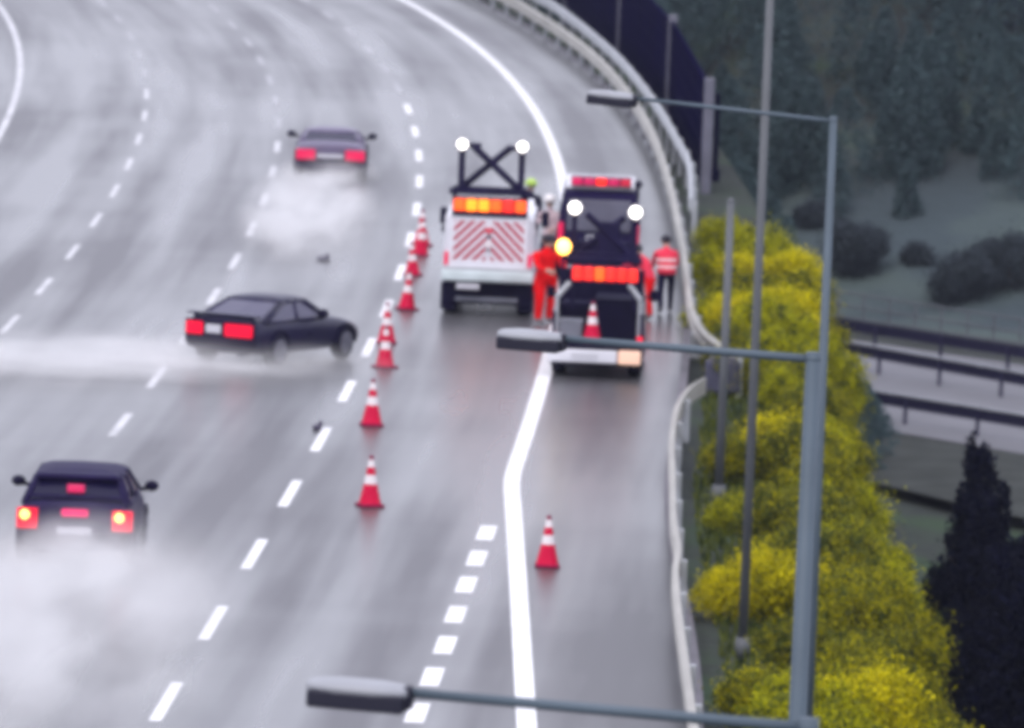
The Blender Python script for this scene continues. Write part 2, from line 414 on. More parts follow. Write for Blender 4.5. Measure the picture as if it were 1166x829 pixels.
# ------------------------------------------------------------------ lower side road
ZL = -8.45
def line_px(a, b, z, t): # point on the ground line through two photo points
    A = P(*a, z); B = P(*b, z); return A + (B - A) * t
R1 = ((975, 473), (1166, 505)); R2 = ((960, 418), (1166, 456)); R3 = ((950, 390), (1166, 424)); R4 = ((950, 374), (1166, 408))
mb = MB(); nn = 12
for i in range(nn):
    t0 = -.5 + 3.0 * i / nn; t1 = -.5 + 3.0 * (i + 1) / nn
    a = ((975, 484), (1166, 517)); b_ = ((950, 384), (1166, 416))
    mb.poly([line_px(*a, ZL, t0), line_px(*a, ZL, t1), line_px(*b_, ZL, t1), line_px(*b_, ZL, t0)])
lr = mb.build('side_road', M['lower_road']); tag(lr, kind='structure')
mb = MB()
for (u, v) in ((((975, 484), (1166, 517)), ((975, 545), (1166, 590))), (((950, 360), (1166, 390)), ((950, 384), (1166, 416)))):
    mb.poly([line_px(*u, ZL - .03, -.5), line_px(*u, ZL - .03, 2.2), line_px(*v, ZL - .25 if v[0][1] > 500 else ZL - .03, 2.2), line_px(*v, ZL - .25 if v[0][1] > 500 else ZL - .03, -.5)])
vg = mb.build('verge', node_mat('dark_brown_verge', (.05, .055, .052), .95, spec=.05, var=.3, vscale=.6)); tag(vg, kind='structure')

# ------------------------------------------------------------------ guard rails
def beam_mb(pts, ztop, h=.31, t=.07):
    """W-shaped steel beam that follows pts (ground points)"""
    mb = MB(); rings = []
    prof = [(0, 0), (.035, -.04), (.035, -.10), (0, -.155), (.035, -.21), (.035, -.27), (0, -.31), (-.02, -.31), (-.02, 0)]
    for i, p in enumerate(pts):
        d = (pts[min(i + 1, len(pts) - 1)] - pts[max(i - 1, 0)]); nrm = Vector((-d.y, d.x, 0)).normalized()
        zt = ztop[i] if isinstance(ztop, (list, tuple)) else ztop
        rings.append([p + nrm * (u * t / .055) + Vector((0, 0, zt + v * h / .31)) for u, v in prof])
    mb.loft(rings); return mb
def guard_rail(label, pts, ztop, mat, postmat, spacing, cat='guard rail', group=None, h=.31, post_z=None, t=.07, base=-.1):
    root = empty('guard_rail', pts[0]); tag(root, label, cat, group)
    rel = [p - pts[0] for p in pts]
    beam_mb(rel, ztop, h, t).build('beam', mat, root, smooth=False)
    acc = 0; 
    for a, b_ in zip(rel, rel[1:]):
        L_ = (b_ - a).length
        while acc < L_:
            q = a.lerp(b_, acc / L_); d = b_ - a; nrm = Vector((-d.y, d.x, 0)).normalized()
            m_ = MB(); m_.box(q - nrm * .09 + Vector((0, 0, (max(.3, (ztop if not isinstance(ztop, (list, tuple)) else .7) - .06) + base) / 2)), (.10, .12, max(.3, (ztop if not isinstance(ztop, (list, tuple)) else .7) - .06) - base), .01)
            m_.build('post', postmat, root); acc += spacing
        acc -= L_
    return root
def smooth_line(pts, n=6):
    out = []
    for i in range(len(pts) - 1):
        p0 = pts[max(i - 1, 0)]; p1 = pts[i]; p2 = pts[i + 1]; p3 = pts[min(i + 2, len(pts) - 1)]
        for k_ in range(n):
            t = k_ / n
            out.append(.5 * ((2 * p1) + (-p0 + p2) * t + (2 * p0 - 5 * p1 + 4 * p2 - p3) * t * t + (-p0 + 3 * p1 - 3 * p2 + p3) * t ** 3))
    out.append(pts[-1]); return out
def px_rail(pxs, zt):
    r = []
    for (x, y) in pxs:
        p = P(x, y, zt); r.append(Vector((p.x, p.y, 0)))
    return smooth_line(r)
far_px = [(838, 402), (822, 392), (800, 374), (787, 345), (782, 305), (774, 255), (763, 205), (745, 152), (718, 106), (682, 65), (640, 32), (596, 4)]
fp = px_rail(far_px, .75)
y_ = fp[-1].y
fp += [RP(fp[-1].x - LX(y_) + .02 * k_, y_ + 8 * k_) for k_ in range(1, 7)]
guard_rail('pale guard rail sweeping round the bend, its near end flared out beside the workers', fp, .75, M['rail'], M['galv'], 4.0, t=.10, h=.34)
near_px = [(795, 845), (788, 800), (779, 735), (773, 690), (770, 650), (773, 622), (768, 590), (767, 545), (766, 500), (772, 462), (786, 440), (802, 430)]
npt = px_rail(near_px, .72)
npt = [RP(7.3, npt[0].y - 8 * k_) for k_ in range(4, 0, -1)] + npt
guard_rail('pale dented guard rail along the shoulder near the yellow bushes', npt, .72, M['rail'], M['galv'], 4.0, t=.10, h=.30)
sec_px = [(787, 226), (787, 200), (784, 178), (772, 156), (757, 130), (735, 98), (705, 63), (665, 28), (630, 2)]
sp = px_rail(sec_px, .9); y_ = sp[-1].y
sp += [RP(sp[-1].x - LX(y_), y_ + 8 * k_) for k_ in range(1, 6)]
guard_rail('second grey rail running close in front of the dark noise barrier', sp, .9, M['galv'], M['galv'], 4.0, t=.08, h=.30)
# flared terminal of the far rail
a = P(800, 405, 0); b_ = P(838, 425, 0)
mb = MB(); mb.box((0, 0, .28), (1.1, .12, .5), .03, Matrix.Rotation(R(-25), 4, 'Z')); 
ct = mb.build('terminal_block', M['galv']); ct.location = P(815, 412, 0); tag(ct, 'short grey end block standing below the flared end of the guard rail', 'barrier block')
mb = MB(); mb.box((0, 0, .30), (.65, .3, .6), .05); mb.box((0, 0, .62), (.5, .25, .06), .02)
ct = mb.build('roadside_cabinet', node_mat('cabinet_grey', (.05, .05, .09), .6, var=.2)); ct.location = P(822, 447, 0); tag(ct, 'small dark grey cabinet in the gap between the two guard rails', 'cabinet')

# lower road rails
def straight_rail(lab, ln, mat, spacing, zt=.75, h=.33, group='guard rails of the lower road'):
    pts = [line_px(*ln, ZL, -.12 + 1.9 * i / 10) for i in range(11)]
    return guard_rail(lab, pts, zt, mat, M['rail_shaded'], spacing, group=group, h=h, base=-.4)
sb = ((1015, 0), (1072, 0))
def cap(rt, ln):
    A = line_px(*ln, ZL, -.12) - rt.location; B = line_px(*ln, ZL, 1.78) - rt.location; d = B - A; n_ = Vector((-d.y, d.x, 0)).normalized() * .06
    MB().loft([[q + e + Vector((0, 0, z)) for e, z in ((n_, .755), (-n_, .755), (-n_, .79), (n_, .79))] for q in (A, B)]).build('lit_edge_strip', M['galv'], rt)  # added pale strip imitating the beam's sky-lit top edge
r1_ = straight_rail('nearest dark guard rail of the lower road, in front of the pale roadway', R1, M['rail_shaded'], 3.1); cap(r1_, R1)
r2_ = straight_rail('middle dark guard rail of the lower road, behind the pale roadway', R2, M['rail_shaded'], 3.1); cap(r2_, R2)
straight_rail('farthest dark guard rail of the lower road, below the handrail fence', R3, M['rail_shaded'], 3.1)
# pale cap strips stand in for the sky-lit top edges; handrail fence behind
root = empty('handrail_fence', line_px(*R4, ZL, 0)); tag(root, 'thin grey handrail fence on the far side of the lower road', 'fence')
A = line_px(*R4, ZL, -.12) - root.location; B = line_px(*R4, ZL, 1.8) - root.location
for zz in (1.15, .75, .4): MB().tube(A + Vector((0, 0, zz)), B + Vector((0, 0, zz)), .03).build('rail', M['fence_grey'], root)
n_ = 14
for i in range(n_ + 1):
    q = A.lerp(B, i / n_); MB().tube(q - Vector((0, 0, .2)), q + Vector((0, 0, 1.18)), .035).build('post', M['fence_grey'], root)

# ------------------------------------------------------------------ noise barrier
root = empty('noise_barrier', P(803, 218, 0)); tag(root, 'dark navy noise barrier of tall panels between grey posts on the outside of the bend', 'noise barrier')
bpx = [(803, 216), (762, 130), (706, 62), (645, 8)]
bp_ = [P(x, y, 0) for x, y in bpx]
oy = bp_[-1].x - LX(bp_[-1].y)
for k_ in range(1, 8): bp_.append(RP(oy, bp_[3].y + 12 * k_))
HB = 2.55
for i, (a, b_) in enumerate(zip(bp_, bp_[1:])):
    a = a - root.location; b_ = b_ - root.location; d = (b_ - a)
    mid = (a + b_) / 2
    m_ = MB()
    for r_ in range(5):
        m_.box(mid + Vector((0, 0, .27 + r_ * .5)), (d.length - .16, .12, .49), .02, Matrix.Rotation(math.atan2(d.y, d.x), 4, 'Z'))
    m_.build('panel', M['barrier_panel'], root)
for a in bp_:
    a = a - root.location; m_ = MB(); m_.box(a + Vector((0, 0, HB / 2 - .3)), (.24, .24, HB + .9), .02); m_.build('post', M['barrier_post'], root)
m_ = MB(); m_.box(P(813, 214, 0) - root.location + Vector((0, 0, 1.35)), (.14, .1, 1.9), .02); m_.box(P(813, 214, 0) - root.location + Vector((0, 0, .3)), (.25, .15, .3), .03)
m_.build('end_stay', M['barrier_panel'], root)

# ------------------------------------------------------------------ street lamps
def at_depth(x, y, s):
    """point at depth F/s on the ray of pixel (x, y)"""
    d = CM.to_3x3() @ Vector(((x - W0 / 2) / F, -(y - H0 / 2) / F, -1.0)); return Vector((0, 0, CAM_H)) + d * (F / s)
def lamp(label, tip, joint, s, r0, headlen, base_z=-.1, mat=None):
    tip = (tip[0] + 4, tip[1])
    mat = mat or M['pole']
    T = at_depth(*tip, s * .99); J = at_depth(*joint, s)
    root = empty('street_lamp', (J.x, J.y, base_z)); tag(root, label, 'street lamp', 'street lamps beside the motorway')
    o_ = root.location
    MB().tube((0, 0, 0), (0, 0, J.z - base_z + .06), r0 * 1.15, r0 * .72, 16).build('pole', mat, root, smooth=True)
    m_ = MB(); m_.tube((0, 0, 0), (0, 0, .35), r0 * 1.6, r0 * 1.5, 16); m_.build('base_sleeve', mat, root, smooth=True)
    hd = (T - J).normalized(); A = J - o_; Hs = T - o_ - hd * headlen * .98
    MB().tube(A, Hs, r0 * .42, r0 * .36, 12).build('arm', mat, root, smooth=True)
    MB().sphere(A, r0 * .75, (1, 1, .9)).build('joint_cap', mat, root, smooth=True)
    rings = []; q = hd; side = Vector((-q.y, q.x, 0)).normalized()
    for t, w, ht, dn in ((0, .07, .03, .03), (.05, .13, .045, .05), (.3, .16, .06, .06), (.7, .16, .06, .06), (.95, .13, .045, .05), (1.0, .08, .03, .03)):
        c = Hs + q * headlen * t
        rings.append([c + side * w * math.cos(a_) + Vector((0, 0, (ht if math.sin(a_) > 0 else dn) * math.sin(a_))) for a_ in [2 * math.pi * k / 14 for k in range(14)]])
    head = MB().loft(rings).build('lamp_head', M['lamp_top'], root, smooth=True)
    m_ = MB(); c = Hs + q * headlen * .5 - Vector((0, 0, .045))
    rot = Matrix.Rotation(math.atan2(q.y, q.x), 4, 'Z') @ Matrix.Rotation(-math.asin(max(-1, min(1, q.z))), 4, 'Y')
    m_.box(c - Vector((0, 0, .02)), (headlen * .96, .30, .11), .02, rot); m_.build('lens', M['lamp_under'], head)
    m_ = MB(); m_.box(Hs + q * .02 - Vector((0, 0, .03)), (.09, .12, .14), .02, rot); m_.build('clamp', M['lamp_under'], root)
    return root
lamp('nearest street lamp, its grey arm crossing low over the block dashed marking', (350, 779), (921, 829), 190, .085, .62)
lamp('street lamp whose arm crosses in front of the pickup bumper', (566, 380), (926, 409), 133, .088, .58)
lamp('street lamp with its head over the guard rail bend beside the noise barrier', (668, 106), (949, 138), 93.6, .062, .60)
# slim posts rising through the bushes
def slim(label, base, top_px, r, hgt):
    b0 = P(*base, 0); b0.z = -.1
    root = empty('slim_mast', b0); tag(root, label, 'mast')
    MB().tube((0, 0, 0), (0, 0, hgt), r, r * .8, 14).build('pole', M['pole_far'], root, smooth=True)
    MB().tube((0, 0, 0), (0, 0, .3), r * 1.5, r * 1.5, 14).build('base_collar', M['pole_far'], root, smooth=True)
    MB().sphere((0, 0, hgt), r * .85).build('cap', M['pole_far'], root, smooth=True)
slim('tall slim mast standing among the yellow bushes, its top beyond the frame', (845, 742), None, .068, 10.5)
slim('slimmer shorter mast beside the near guard rail in the gap of the rails', (818, 566), None, .075, 5.0)

# ------------------------------------------------------------------ traffic cones
def make_cone(h=.80):
    root = empty('traffic_cone')
    MB().box((0, 0, .025), (.38, .38, .05), .012).build('base', M['cone_tip'], root)
    m_ = MB()
    def rad(z): return .165 - (.165 - .028) * (z / h)
    zs = [(.05, .36, 0), (.36, .50, 1), (.50, .62, 0), (.62, .735, 1), (.735, h, 2)]
    for a, b_, mi in zs:
        m_.mi = mi; m_.tube((0, 0, a), (0, 0, b_), rad(a) if a > .1 else .175, rad(b_), 20)
    m_.build('body', [M['cone_red'], M['cone_white'], M['cone_tip']], root, smooth=False)
    return root
cone0 = make_cone(); first = True
cones = [((421, 577), 'nearest cone of the coned off line, standing clear on open tarmac', 0, 1.04),
         ((423, 485), 'second nearest cone of the coned off line', 0, 1.04),
         ((438, 419), 'third nearest cone of the line, just in front of a close pair mate', 0, 1.0),
         ((440, 391), 'fourth nearest cone of the line, almost touching the third one', 0, 1.0),
         ((463, 353), 'fifth nearest cone of the line, level with the back of the white truck', 3, 1.0),
         ((470, 314), 'sixth nearest cone of the line, beside the chevron panel of the white truck', -4, .9),
         ((478, 291), 'farthest bright cone of the line, leaning slightly beside the white truck', 5, 1.0),
         ((480, 280), 'last cone of the line, half hidden behind the farthest bright one', 0, 1.0),
         ((623, 646), 'lone cone on the shoulder between the white line and the near guard rail', 0, 1.0)]
for (px, lab, tilt, s_) in cones:
    c = cone0 if first else copy_tree(cone0); first = False
    c.location = P(*px); c.location.z = .002; c.rotation_euler = (0, R(tilt), random.random()); c.scale = (s_,) * 3
    tag(c, lab, 'traffic cone', 'red and white cones')

# debris
for (x, y, s_, lab) in ((368, 297, .16, 'small dark scrap lying in the spray lane behind the far grey car'), (361, 490, .09, 'small dark object on the lane line level with the second cone')):
    m_ = MB(); m_.sphere((0, 0, .05), 1, (s_, s_ * 1.4, .06), 10, 6); m_.box((s_ * .5, 0, .1), (.08, .2, .12), .02, Matrix.Rotation(R(30), 4, 'Y'))
    o = m_.build('road_debris', M['debris']); o.location = P(x, y); tag(o, lab, 'debris')

# ------------------------------------------------------------------ cars
def section(y, w, zb, zbelt, ztop, crown=.03):
    h = [(0, zb), (.90 * w, zb), (.985 * w, zb + .10), (w, .5 * (zb + zbelt)), (.975 * w, zbelt), (.87 * w, ztop), (.45 * w, ztop + crown * .8), (0, ztop + crown)]
    r = [(x, y, z) for x, z in h] + [(-x, y, z) for x, z in h[-2:0:-1]]
    return [Vector(p) for p in r]
def wheel(root, x, y, r, w):
    s_ = 1 if x > 0 else -1
    m_ = MB(); m_.tube((x, y, r), (x - s_ * w, y, r), r, r, 28)
    es = [e for e in m_.bm.edges if abs((e.verts[0].co - e.verts[1].co).x) < 1e-5]
    bmesh.ops.bevel(m_.bm, geom=es, offset=.03, segments=3, affect='EDGES')
    wh = m_.build('wheel', M['rubber'], root, smooth=True)
    m_ = MB(); m_.tube((x + s_ * .012, y, r), (x - s_ * .05, y, r), r * .68, r * .70, 24)
    for k in range(5):
        a_ = 2 * math.pi * k / 5; m_.box((x + s_ * .015, y + math.cos(a_) * r * .36, r + math.sin(a_) * r * .36), (.02, r * .6, .05), .005, Matrix.Rotation(a_, 4, 'X'))
    m_.build('rim', M['rim'], wh)
    return wh
def car(label, cat, loc, rz, W, L, stations, gh, paint, tails, wb, wr, plate, mirror=True, glassmat=None, name='car', group=None, extra=None):
    """gh: (y0 base, y1 base, z base, half width base, y0 top, y1 top, z top, half width top)"""
    root = empty(name, loc, rz); tag(root, label, cat, group)
    rings = [section(*s_) for s_ in stations]
    body = MB().loft(rings).build('body', paint, root, smooth=True, subsurf=1)
    # end loops of the loft stay crisp through the doubled first and last rings
    y0, y1, zb, wb_, y0t, y1t, zt, wt = gh
    def ring(t):
        a = y0 + (y0t - y0) * t; b = y1 + (y1t - y1) * t; w = wb_ + (wt - wb_) * t; z = zb + (zt - zb) * t
        return [Vector(p) for p in ((-w * .94, a, z), (0, a - .05, z), (w * .94, a, z), (w, a + .12, z), (w, (a + b) / 2, z), (w, b - .25, z), (w * .86, b, z), (0, b + .10, z), (-w * .86, b, z), (-w, b - .25, z), (-w, (a + b) / 2, z), (-w, a + .12, z))]
    cabin = MB().loft([ring(0), ring(.5), ring(1.0)]).build('cabin_glass', glassmat or M['glass'], root, smooth=False)
    def roofring(e, z):
        return [Vector((p.x * e, p.y if abs(e - 1) < .01 else (p.y - (y0t + y1t) / 2) * e + (y0t + y1t) / 2, z)) for p in ring(1.0)]
    MB().loft([roofring(1.015, zt - .02), roofring(1.02, zt + .01), roofring(.90, zt + .055), roofring(.55, zt + .095)]).build('roof', paint, root, smooth=True)
    rb = ring(0); rt = ring(1)
    for sd_ in ((2, 3, 4, 5, 6), (0, 11, 10, 9, 8)):
        m_ = MB()
        for i in sd_: m_.tube(rb[i], rt[i], .038, .034, 8)
        for a_, b_ in zip(sd_, sd_[1:]): m_.tube(rb[a_], rb[b_], .03, .03, 6); m_.tube(rt[a_], rt[b_], .03, .03, 6)
        m_.build('window_frame', paint, root, smooth=True)
    hw = W / 2
    for s_ in (1, -1):
        for yy in (-wb / 2, wb / 2): wheel(root, s_ * (hw + .01), yy, wr, .20)
        for yy in (-wb / 2, wb / 2):
            m_ = MB(); pts = []
            for k in range(13):
                a_ = math.pi * k / 12; pts.append(Vector((s_ * (hw - .005), yy + math.cos(a_) * (wr + .06), wr + math.sin(a_) * (wr + .05))))
            m_.path(pts, .028, 6); m_.build('wheel_arch', M['trim'], root, smooth=True)
        if mirror:
            m_ = MB(); m_.sphere((s_ * (hw + .13), gh[5] - .02, gh[2] + .10), .11, (1, .6, .75)); m_.tube((s_ * (hw - .03), gh[5] + .1, gh[2] + .03), (s_ * (hw + .1), gh[5], gh[2] + .07), .03)
            m_.build('mirror', M['trim'], root, smooth=True)
        m_ = MB(); m_.box((s_ * (hw - .0), -.12, .56), (.012, .14, .03), .004); m_.build('door_handle', M['trim'], root)
    for (x0, x1, z0, z1, mk, nm, yy) in tails:
        m_ = MB(); m_.box(((x0 + x1) / 2, yy, (z0 + z1) / 2), (x1 - x0, .07, z1 - z0), .018); m_.build(nm, M[mk], root)
    x0, x1, z0, z1, yy = plate
    m_ = MB(); m_.box(((x0 + x1) / 2, yy, (z0 + z1) / 2), (x1 - x0, .02, z1 - z0), .005); m_.build('number_plate', M['plate'], root)
    m_ = MB(); m_.box((0, stations[0][0] + .03, stations[0][2] + .10), (W * .93, .16, .20), .05); m_.build('rear_bumper', M['trim'], root)
    for s_ in (1, -1):
        m_ = MB(); m_.box((s_ * hw * .62, L / 2 - .12, .50), (.34, .10, .10), .03); m_.build('headlight', M['rim'], root)
    m_ = MB(); m_.tube((hw * .5, -L / 2 - .05, .24), (hw * .5, -L / 2 + .3, .24), .035); m_.build('exhaust', M['rim'], root)
    if extra: extra(root)
    return root

# black coupe skidding across the lanes
Lc = 4.0; hw = .83
st = [(-2.0, .74, .40, .62, .84), (-1.97, .80, .30, .70, .90), (-1.9, .82, .25, .74, .93), (-1.3, .83, .20, .78, .92), (-.5, .83, .20, .80, .88), (.5, .83, .20, .78, .86), (1.2, .825, .20, .72, .80), (1.7, .80, .22, .62, .68), (1.93, .72, .28, .52, .58), (1.99, .60, .34, .46, .50)]
sd = P(250, 417)
yaw = -R(29)
def rot2(x, y, a): return Vector((x * math.cos(a) - y * math.sin(a), x * math.sin(a) + y * math.cos(a), 0))
coupe_c = sd - rot2(0, -2.0, yaw)
def coupe_extra(root):
    m_ = MB(); m_.box((0, -1.90, .97), (1.5, .22, .035), .012)
    for s_ in (1, -1): m_.box((s_ * .6, -1.9, .93), (.05, .14, .08), .01)
    m_.build('spoiler', M['black_paint'], root)
    m_ = MB(); m_.box((0, -2.035, .70), (1.50, .05, .32), .02); m_.build('tail_panel', M['trim'], root)
car('black coupe sliding sideways across the lanes, both tail lamps glowing red', 'car', (coupe_c.x, coupe_c.y, 0), yaw, 1.66, Lc, st,
    (-1.75, .75, .84, .76, -.85, .15, 1.17, .58), M['black_paint'],
    [(-.72, -.36, .58, .81, 'tail_lit', 'tail_light', -2.05), (.12, .72, .58, .81, 'tail_lit', 'tail_light', -2.05)], 2.45, .31, (-.28, .04, .62, .78, -2.075), glassmat=M['glass_pale'], extra=coupe_extra)

# dark hatchback in the spray
st = [(-2.0, .80, .38, .80, .96), (-1.97, .86, .30, .88, 1.0), (-1.85, .88, .25, .90, 1.02), (-1.2, .885, .20, .92, 1.02), (.6, .885, .20, .88, .98), (1.2, .88, .20, .82, .92), (1.8, .85, .22, .70, .80), (2.05, .76, .28, .56, .64), (2.1, .6, .34, .48, .54)]
hp = P(83, 650)
th = -R(.8)
hc = hp - rot2(0, -2.0, th)
def hatch_extra(root):
    m_ = MB(); m_.box((0, -1.84, 1.10), (1.38, .04, .05), .01); m_.build('hatch_trim', M['charcoal_paint'], root)
    m_ = MB(); m_.box((0, -1.50, 1.38), (1.22, .34, .09), .04); m_.build('roof_spoiler', M['charcoal_paint'], root)
    for s_ in (1, -1):
        m_ = MB(); m_.sphere((s_ * .80 - (.13 if s_ > 0 else -.05), -2.06, .80 + .03), .075, (1, .4, 1)); m_.build('brake_bulb', M['tail_bright'], root)
car('dark hatchback driving away through its own spray, brake lamps on', 'car', (hc.x, hc.y, 0), th, 1.77, 4.1, st,
    (-1.86, .95, .98, .80, -1.50, .25, 1.36, .64), M['charcoal_paint'],
    [(-.87, -.56, .62, .93, 'tail_lit', 'tail_light', -2.02), (.56, .87, .62, .93, 'tail_lit', 'tail_light', -2.02), (-.14, .12, 1.16, 1.28, 'brake_dim', 'high_brake_light', -1.80), (-.20, .20, .82, .93, 'brake_pink', 'hatch_light', -2.03)],
    2.5, .31, (-.26, .26, .55, .66, -2.03), extra=hatch_extra)

# far grey car
st = [(-2.1, .76, .40, .70, .80), (-2.07, .81, .30, .76, .86), (-1.95, .84, .25, .78, .90), (-1.3, .85, .20, .82, .93), (.6, .85, .20, .82, .92), (1.3, .845, .20, .76, .86), (1.9, .81, .22, .62, .72), (2.1, .7, .28, .52, .58), (2.14, .55, .34, .46, .5)]
gp = P(375, 207); tg = -math.atan(slope(gp.y))
gc = gp - rot2(0, -2.1, tg)
car('low grey car far ahead trailing white spray, dull red tail lamps', 'car', (gc.x, gc.y, 0), tg, 1.70, 4.25, st,
    (-1.6, .95, .86, .76, -.9, .2, 1.10, .60), M['grey_paint'],
    [(-.82, -.36, .52, .76, 'tail_soft', 'tail_light', -2.13), (.36, .82, .52, .76, 'tail_soft', 'tail_light', -2.13)], 2.55, .31, (-.30, .30, .42, .66, -2.13))

# ------------------------------------------------------------------ work trucks
def cross_frame(root, yb, z0, z1, hw, lamp_r=.15, topspread=1.0, lampmat='white_lamp', lean=0.0):
    fr = MB()
    for s_ in (1, -1):
        fr.box((s_ * hw, yb, (z0 + z1) / 2 - .05), (.13, .12, z1 - z0 - .1), .01)
    fr.tube((-hw * .62, yb - .03, z1 - .02), (hw * .9, yb - .03, z0 + .05), .072, .072, 8)
    fr.tube((hw * .62, yb + .12, z1 - .02), (-hw * .9, yb + .12, z0 + .05), .072, .072, 8)
    fr.box((-hw * .60, yb, z1), (.28, .12, .10), .02); fr.box((hw * .66, yb, z1 - .03), (.24, .12, .10), .02)
    fr.box((0, yb, z0), (2 * hw + .30, .14, .10), .01)
    f_ = fr.build('lamp_frame', M['frame_dark'], root)
    for s_ in (1, -1):
        m_ = MB(); m_.tube((s_ * hw, yb - .10, z1 + .02), (s_ * hw, yb + .10, z1 + .02), lamp_r + .03, lamp_r * .8, 20); h_ = m_.build('lamp_housing', M['frame_dark'], root, smooth=True)
        m_ = MB(); m_.sphere((s_ * hw, yb - .11, z1 + .02), lamp_r, (1, .35, 1)); m_.build('warning_lamp', M[lampmat], h_, smooth=True)
def lightbar(root, x0, x1, z0, z1, yb, mats, n=6, name='light_bar'):
    m_ = MB(); m_.box(((x0 + x1) / 2, yb, (z0 + z1) / 2), (x1 - x0, .24, z1 - z0), .02); b = m_.build(name, M['frame_dark'], root)
    w = (x1 - x0) / n
    for i in range(n):
        m_ = MB(); m_.box((x0 + w * (i + .5), yb - .13, (z0 + z1) / 2), (w * .88, .05, (z1 - z0) * .78), .02); m_.build('lens', M[mats[i % len(mats)]], b)

# white truck with the chevron panel
tp = P(553, 361); tz = -math.atan(slope(tp.y)) 
T = empty('work_truck', (tp.x, tp.y, 0), tz); tag(T, 'white work truck with red chevrons on its back and raised crossed lamp frame', 'truck')
m_ = MB(); m_.box((0, 1.75, 1.42), (1.78, 3.4, 1.20), .06); m_.build('box_body', M['white_paint'], T)
m_ = MB()
m_.loft([[Vector((x * 1.0, y, z)) for x, z in ((-.88, .45), (.88, .45), (.90, 1.2), (.80, h), (-.80, h), (-.90, 1.2))] for y, h in ((3.5, 2.0), (4.6, 2.05), (5.3, 1.35))] + [[Vector((x, 6.1, z)) for x, z in ((-.80, .5), (.80, .5), (.82, .9), (.75, 1.15), (-.75, 1.15), (-.82, .9))]])
m_.build('cab', M['white_paint'], T, smooth=False)
m_ = MB(); m_.box((0, 4.98, 1.70), (1.5, .02, .62), .01, Matrix.Rotation(R(-45), 4, 'X')); m_.build('windscreen', M['glass'], T)
m_ = MB(); m_.box((0, 3.0, .52), (1.5, 5.2, .34), .03); m_.build('chassis', M['trim'], T)
# tail panel + chevrons
m_ = MB(); m_.box((-.01, -.02, 1.50), (1.62, .08, 1.12), .03); tpn = m_.build('tail_panel', M['white_paint'], T)
m_ = MB(); yv = -.064
x0c, x1c, z0c, z1c = -.70, .70, 1.14, 1.93
def clip_poly(poly, x0, x1, z0, z1):
    def cl(ps, f, inter):
        out = []
        for i in range(len(ps)):
            a, b = ps[i - 1], ps[i]
            fa, fb = f(a), f(b)
            if fb >= 0:
                if fa < 0: out.append(tuple(a[k] + (b[k] - a[k]) * fa / (fa - fb) for k in (0, 1)))
                out.append(b)
            elif fa >= 0: out.append(tuple(a[k] + (b[k] - a[k]) * fa / (fa - fb) for k in (0, 1)))
        return out
    for f in (lambda p: p[0] - x0, lambda p: x1 - p[0], lambda p: p[1] - z0, lambda p: z1 - p[1]):
        if poly: poly = cl(poly, f, None)
    return poly
for k in range(-5, 9):
    c = z0c + k * .20
    for s_ in (1, -1):
        # stripe falls away from the centre
        ps = [(s_ * .05, c), (s_ * .05, c + .10), (s_ * 1.2, c + .10 - 1.15 * 1.0), (s_ * 1.2, c - 1.15 * 1.0)]
        q = clip_poly(ps, min(s_ * .05, s_ * .70), max(s_ * .05, s_ * .70), z0c, z1c)
        if len(q) > 2: m_.poly([(x, yv, z) for x, z in q])
m_.build('chevron_film', M['red_film'], tpn, recalc=False)
for (z, r_, mk) in ((1.74, .06, 'hivis_pink'), (1.62, .04, 'trim'), (1.47, .065, 'cone_white'), (1.34, .035, 'trim'), (1.30, .045, 'white_paint')):
    m_ = MB(); m_.tube((0, -.06, z), (0, -.085, z), r_, r_, 16); m_.build('marker_disc', M[mk], tpn)
m_ = MB(); m_.box((-.0, -.10, .83), (1.84, .22, .22), .04); m_.build('rear_bumper', M['white_dirty'], T)
m_ = MB(); m_.box((-.0, -.10, .97), (1.80, .14, .06), .01); m_.build('step', M['galv'], T)
m_ = MB(); m_.box((-.38, -.14, .62), (.46, .02, .12), .005); m_.build('number_plate', M['plate'], T)
m_ = MB(); m_.box((0, .25, .48), (1.72, .10, .50), .03); m_.build('shade_panel', M['trim'], T)  # added dark panel standing in for the shade under the truck
m_ = MB(); m_.box((0, .12, .34), (1.25, .08, .10), .02); m_.build('underrun_bar', M['grey_box'], T)
for s_ in (1, -1):
    m_ = MB(); m_.box((s_ * .84, -.07, 1.16), (.08, .06, .26), .01); m_.build('tail_light', M['tail_soft'], T)
    for yy in (.95, 4.9): wheel(T, s_ * .90, yy, .37, .30)
    m_ = MB(); m_.box((s_ * .78, .28, .38), (.30, .03, .55), .01); m_.build('mud_flap', M['trim'], T)
    m_ = MB(); m_.box((s_ * 1.04, 4.5, 1.65), (.16, .08, .34), .03); m_.tube((s_ * .85, 4.5, 1.7), (s_ * 1.0, 4.5, 1.7), .02); m_.build('mirror', M['trim'], T)
    m_ = MB(); m_.box((s_ * .94, .55, 1.85 if s_ > 0 else 1.7), (.05, .12, .16), .02); m_.build('side_marker', M['trim'], T)
lightbar(T, -.74, .74, 2.10, 2.40, 0.0, ['amber_lamp', 'amber_hot', 'amber_hot', 'amber_lamp', 'red_lamp', 'amber_lamp'], 6)
m_ = MB(); m_.box((0, .35, 2.06), (1.5, .9, .08), .02); m_.box((0, .2, 2.50), (1.66, .5, .10), .02)
for s_ in (1, -1): m_.box((s_ * .72, .2, 2.28), (.08, .3, .42), .01)
m_.build('frame_base', M['frame_dark'], T)
cross_frame(T, .1, 2.56, 3.43, .60, .105)

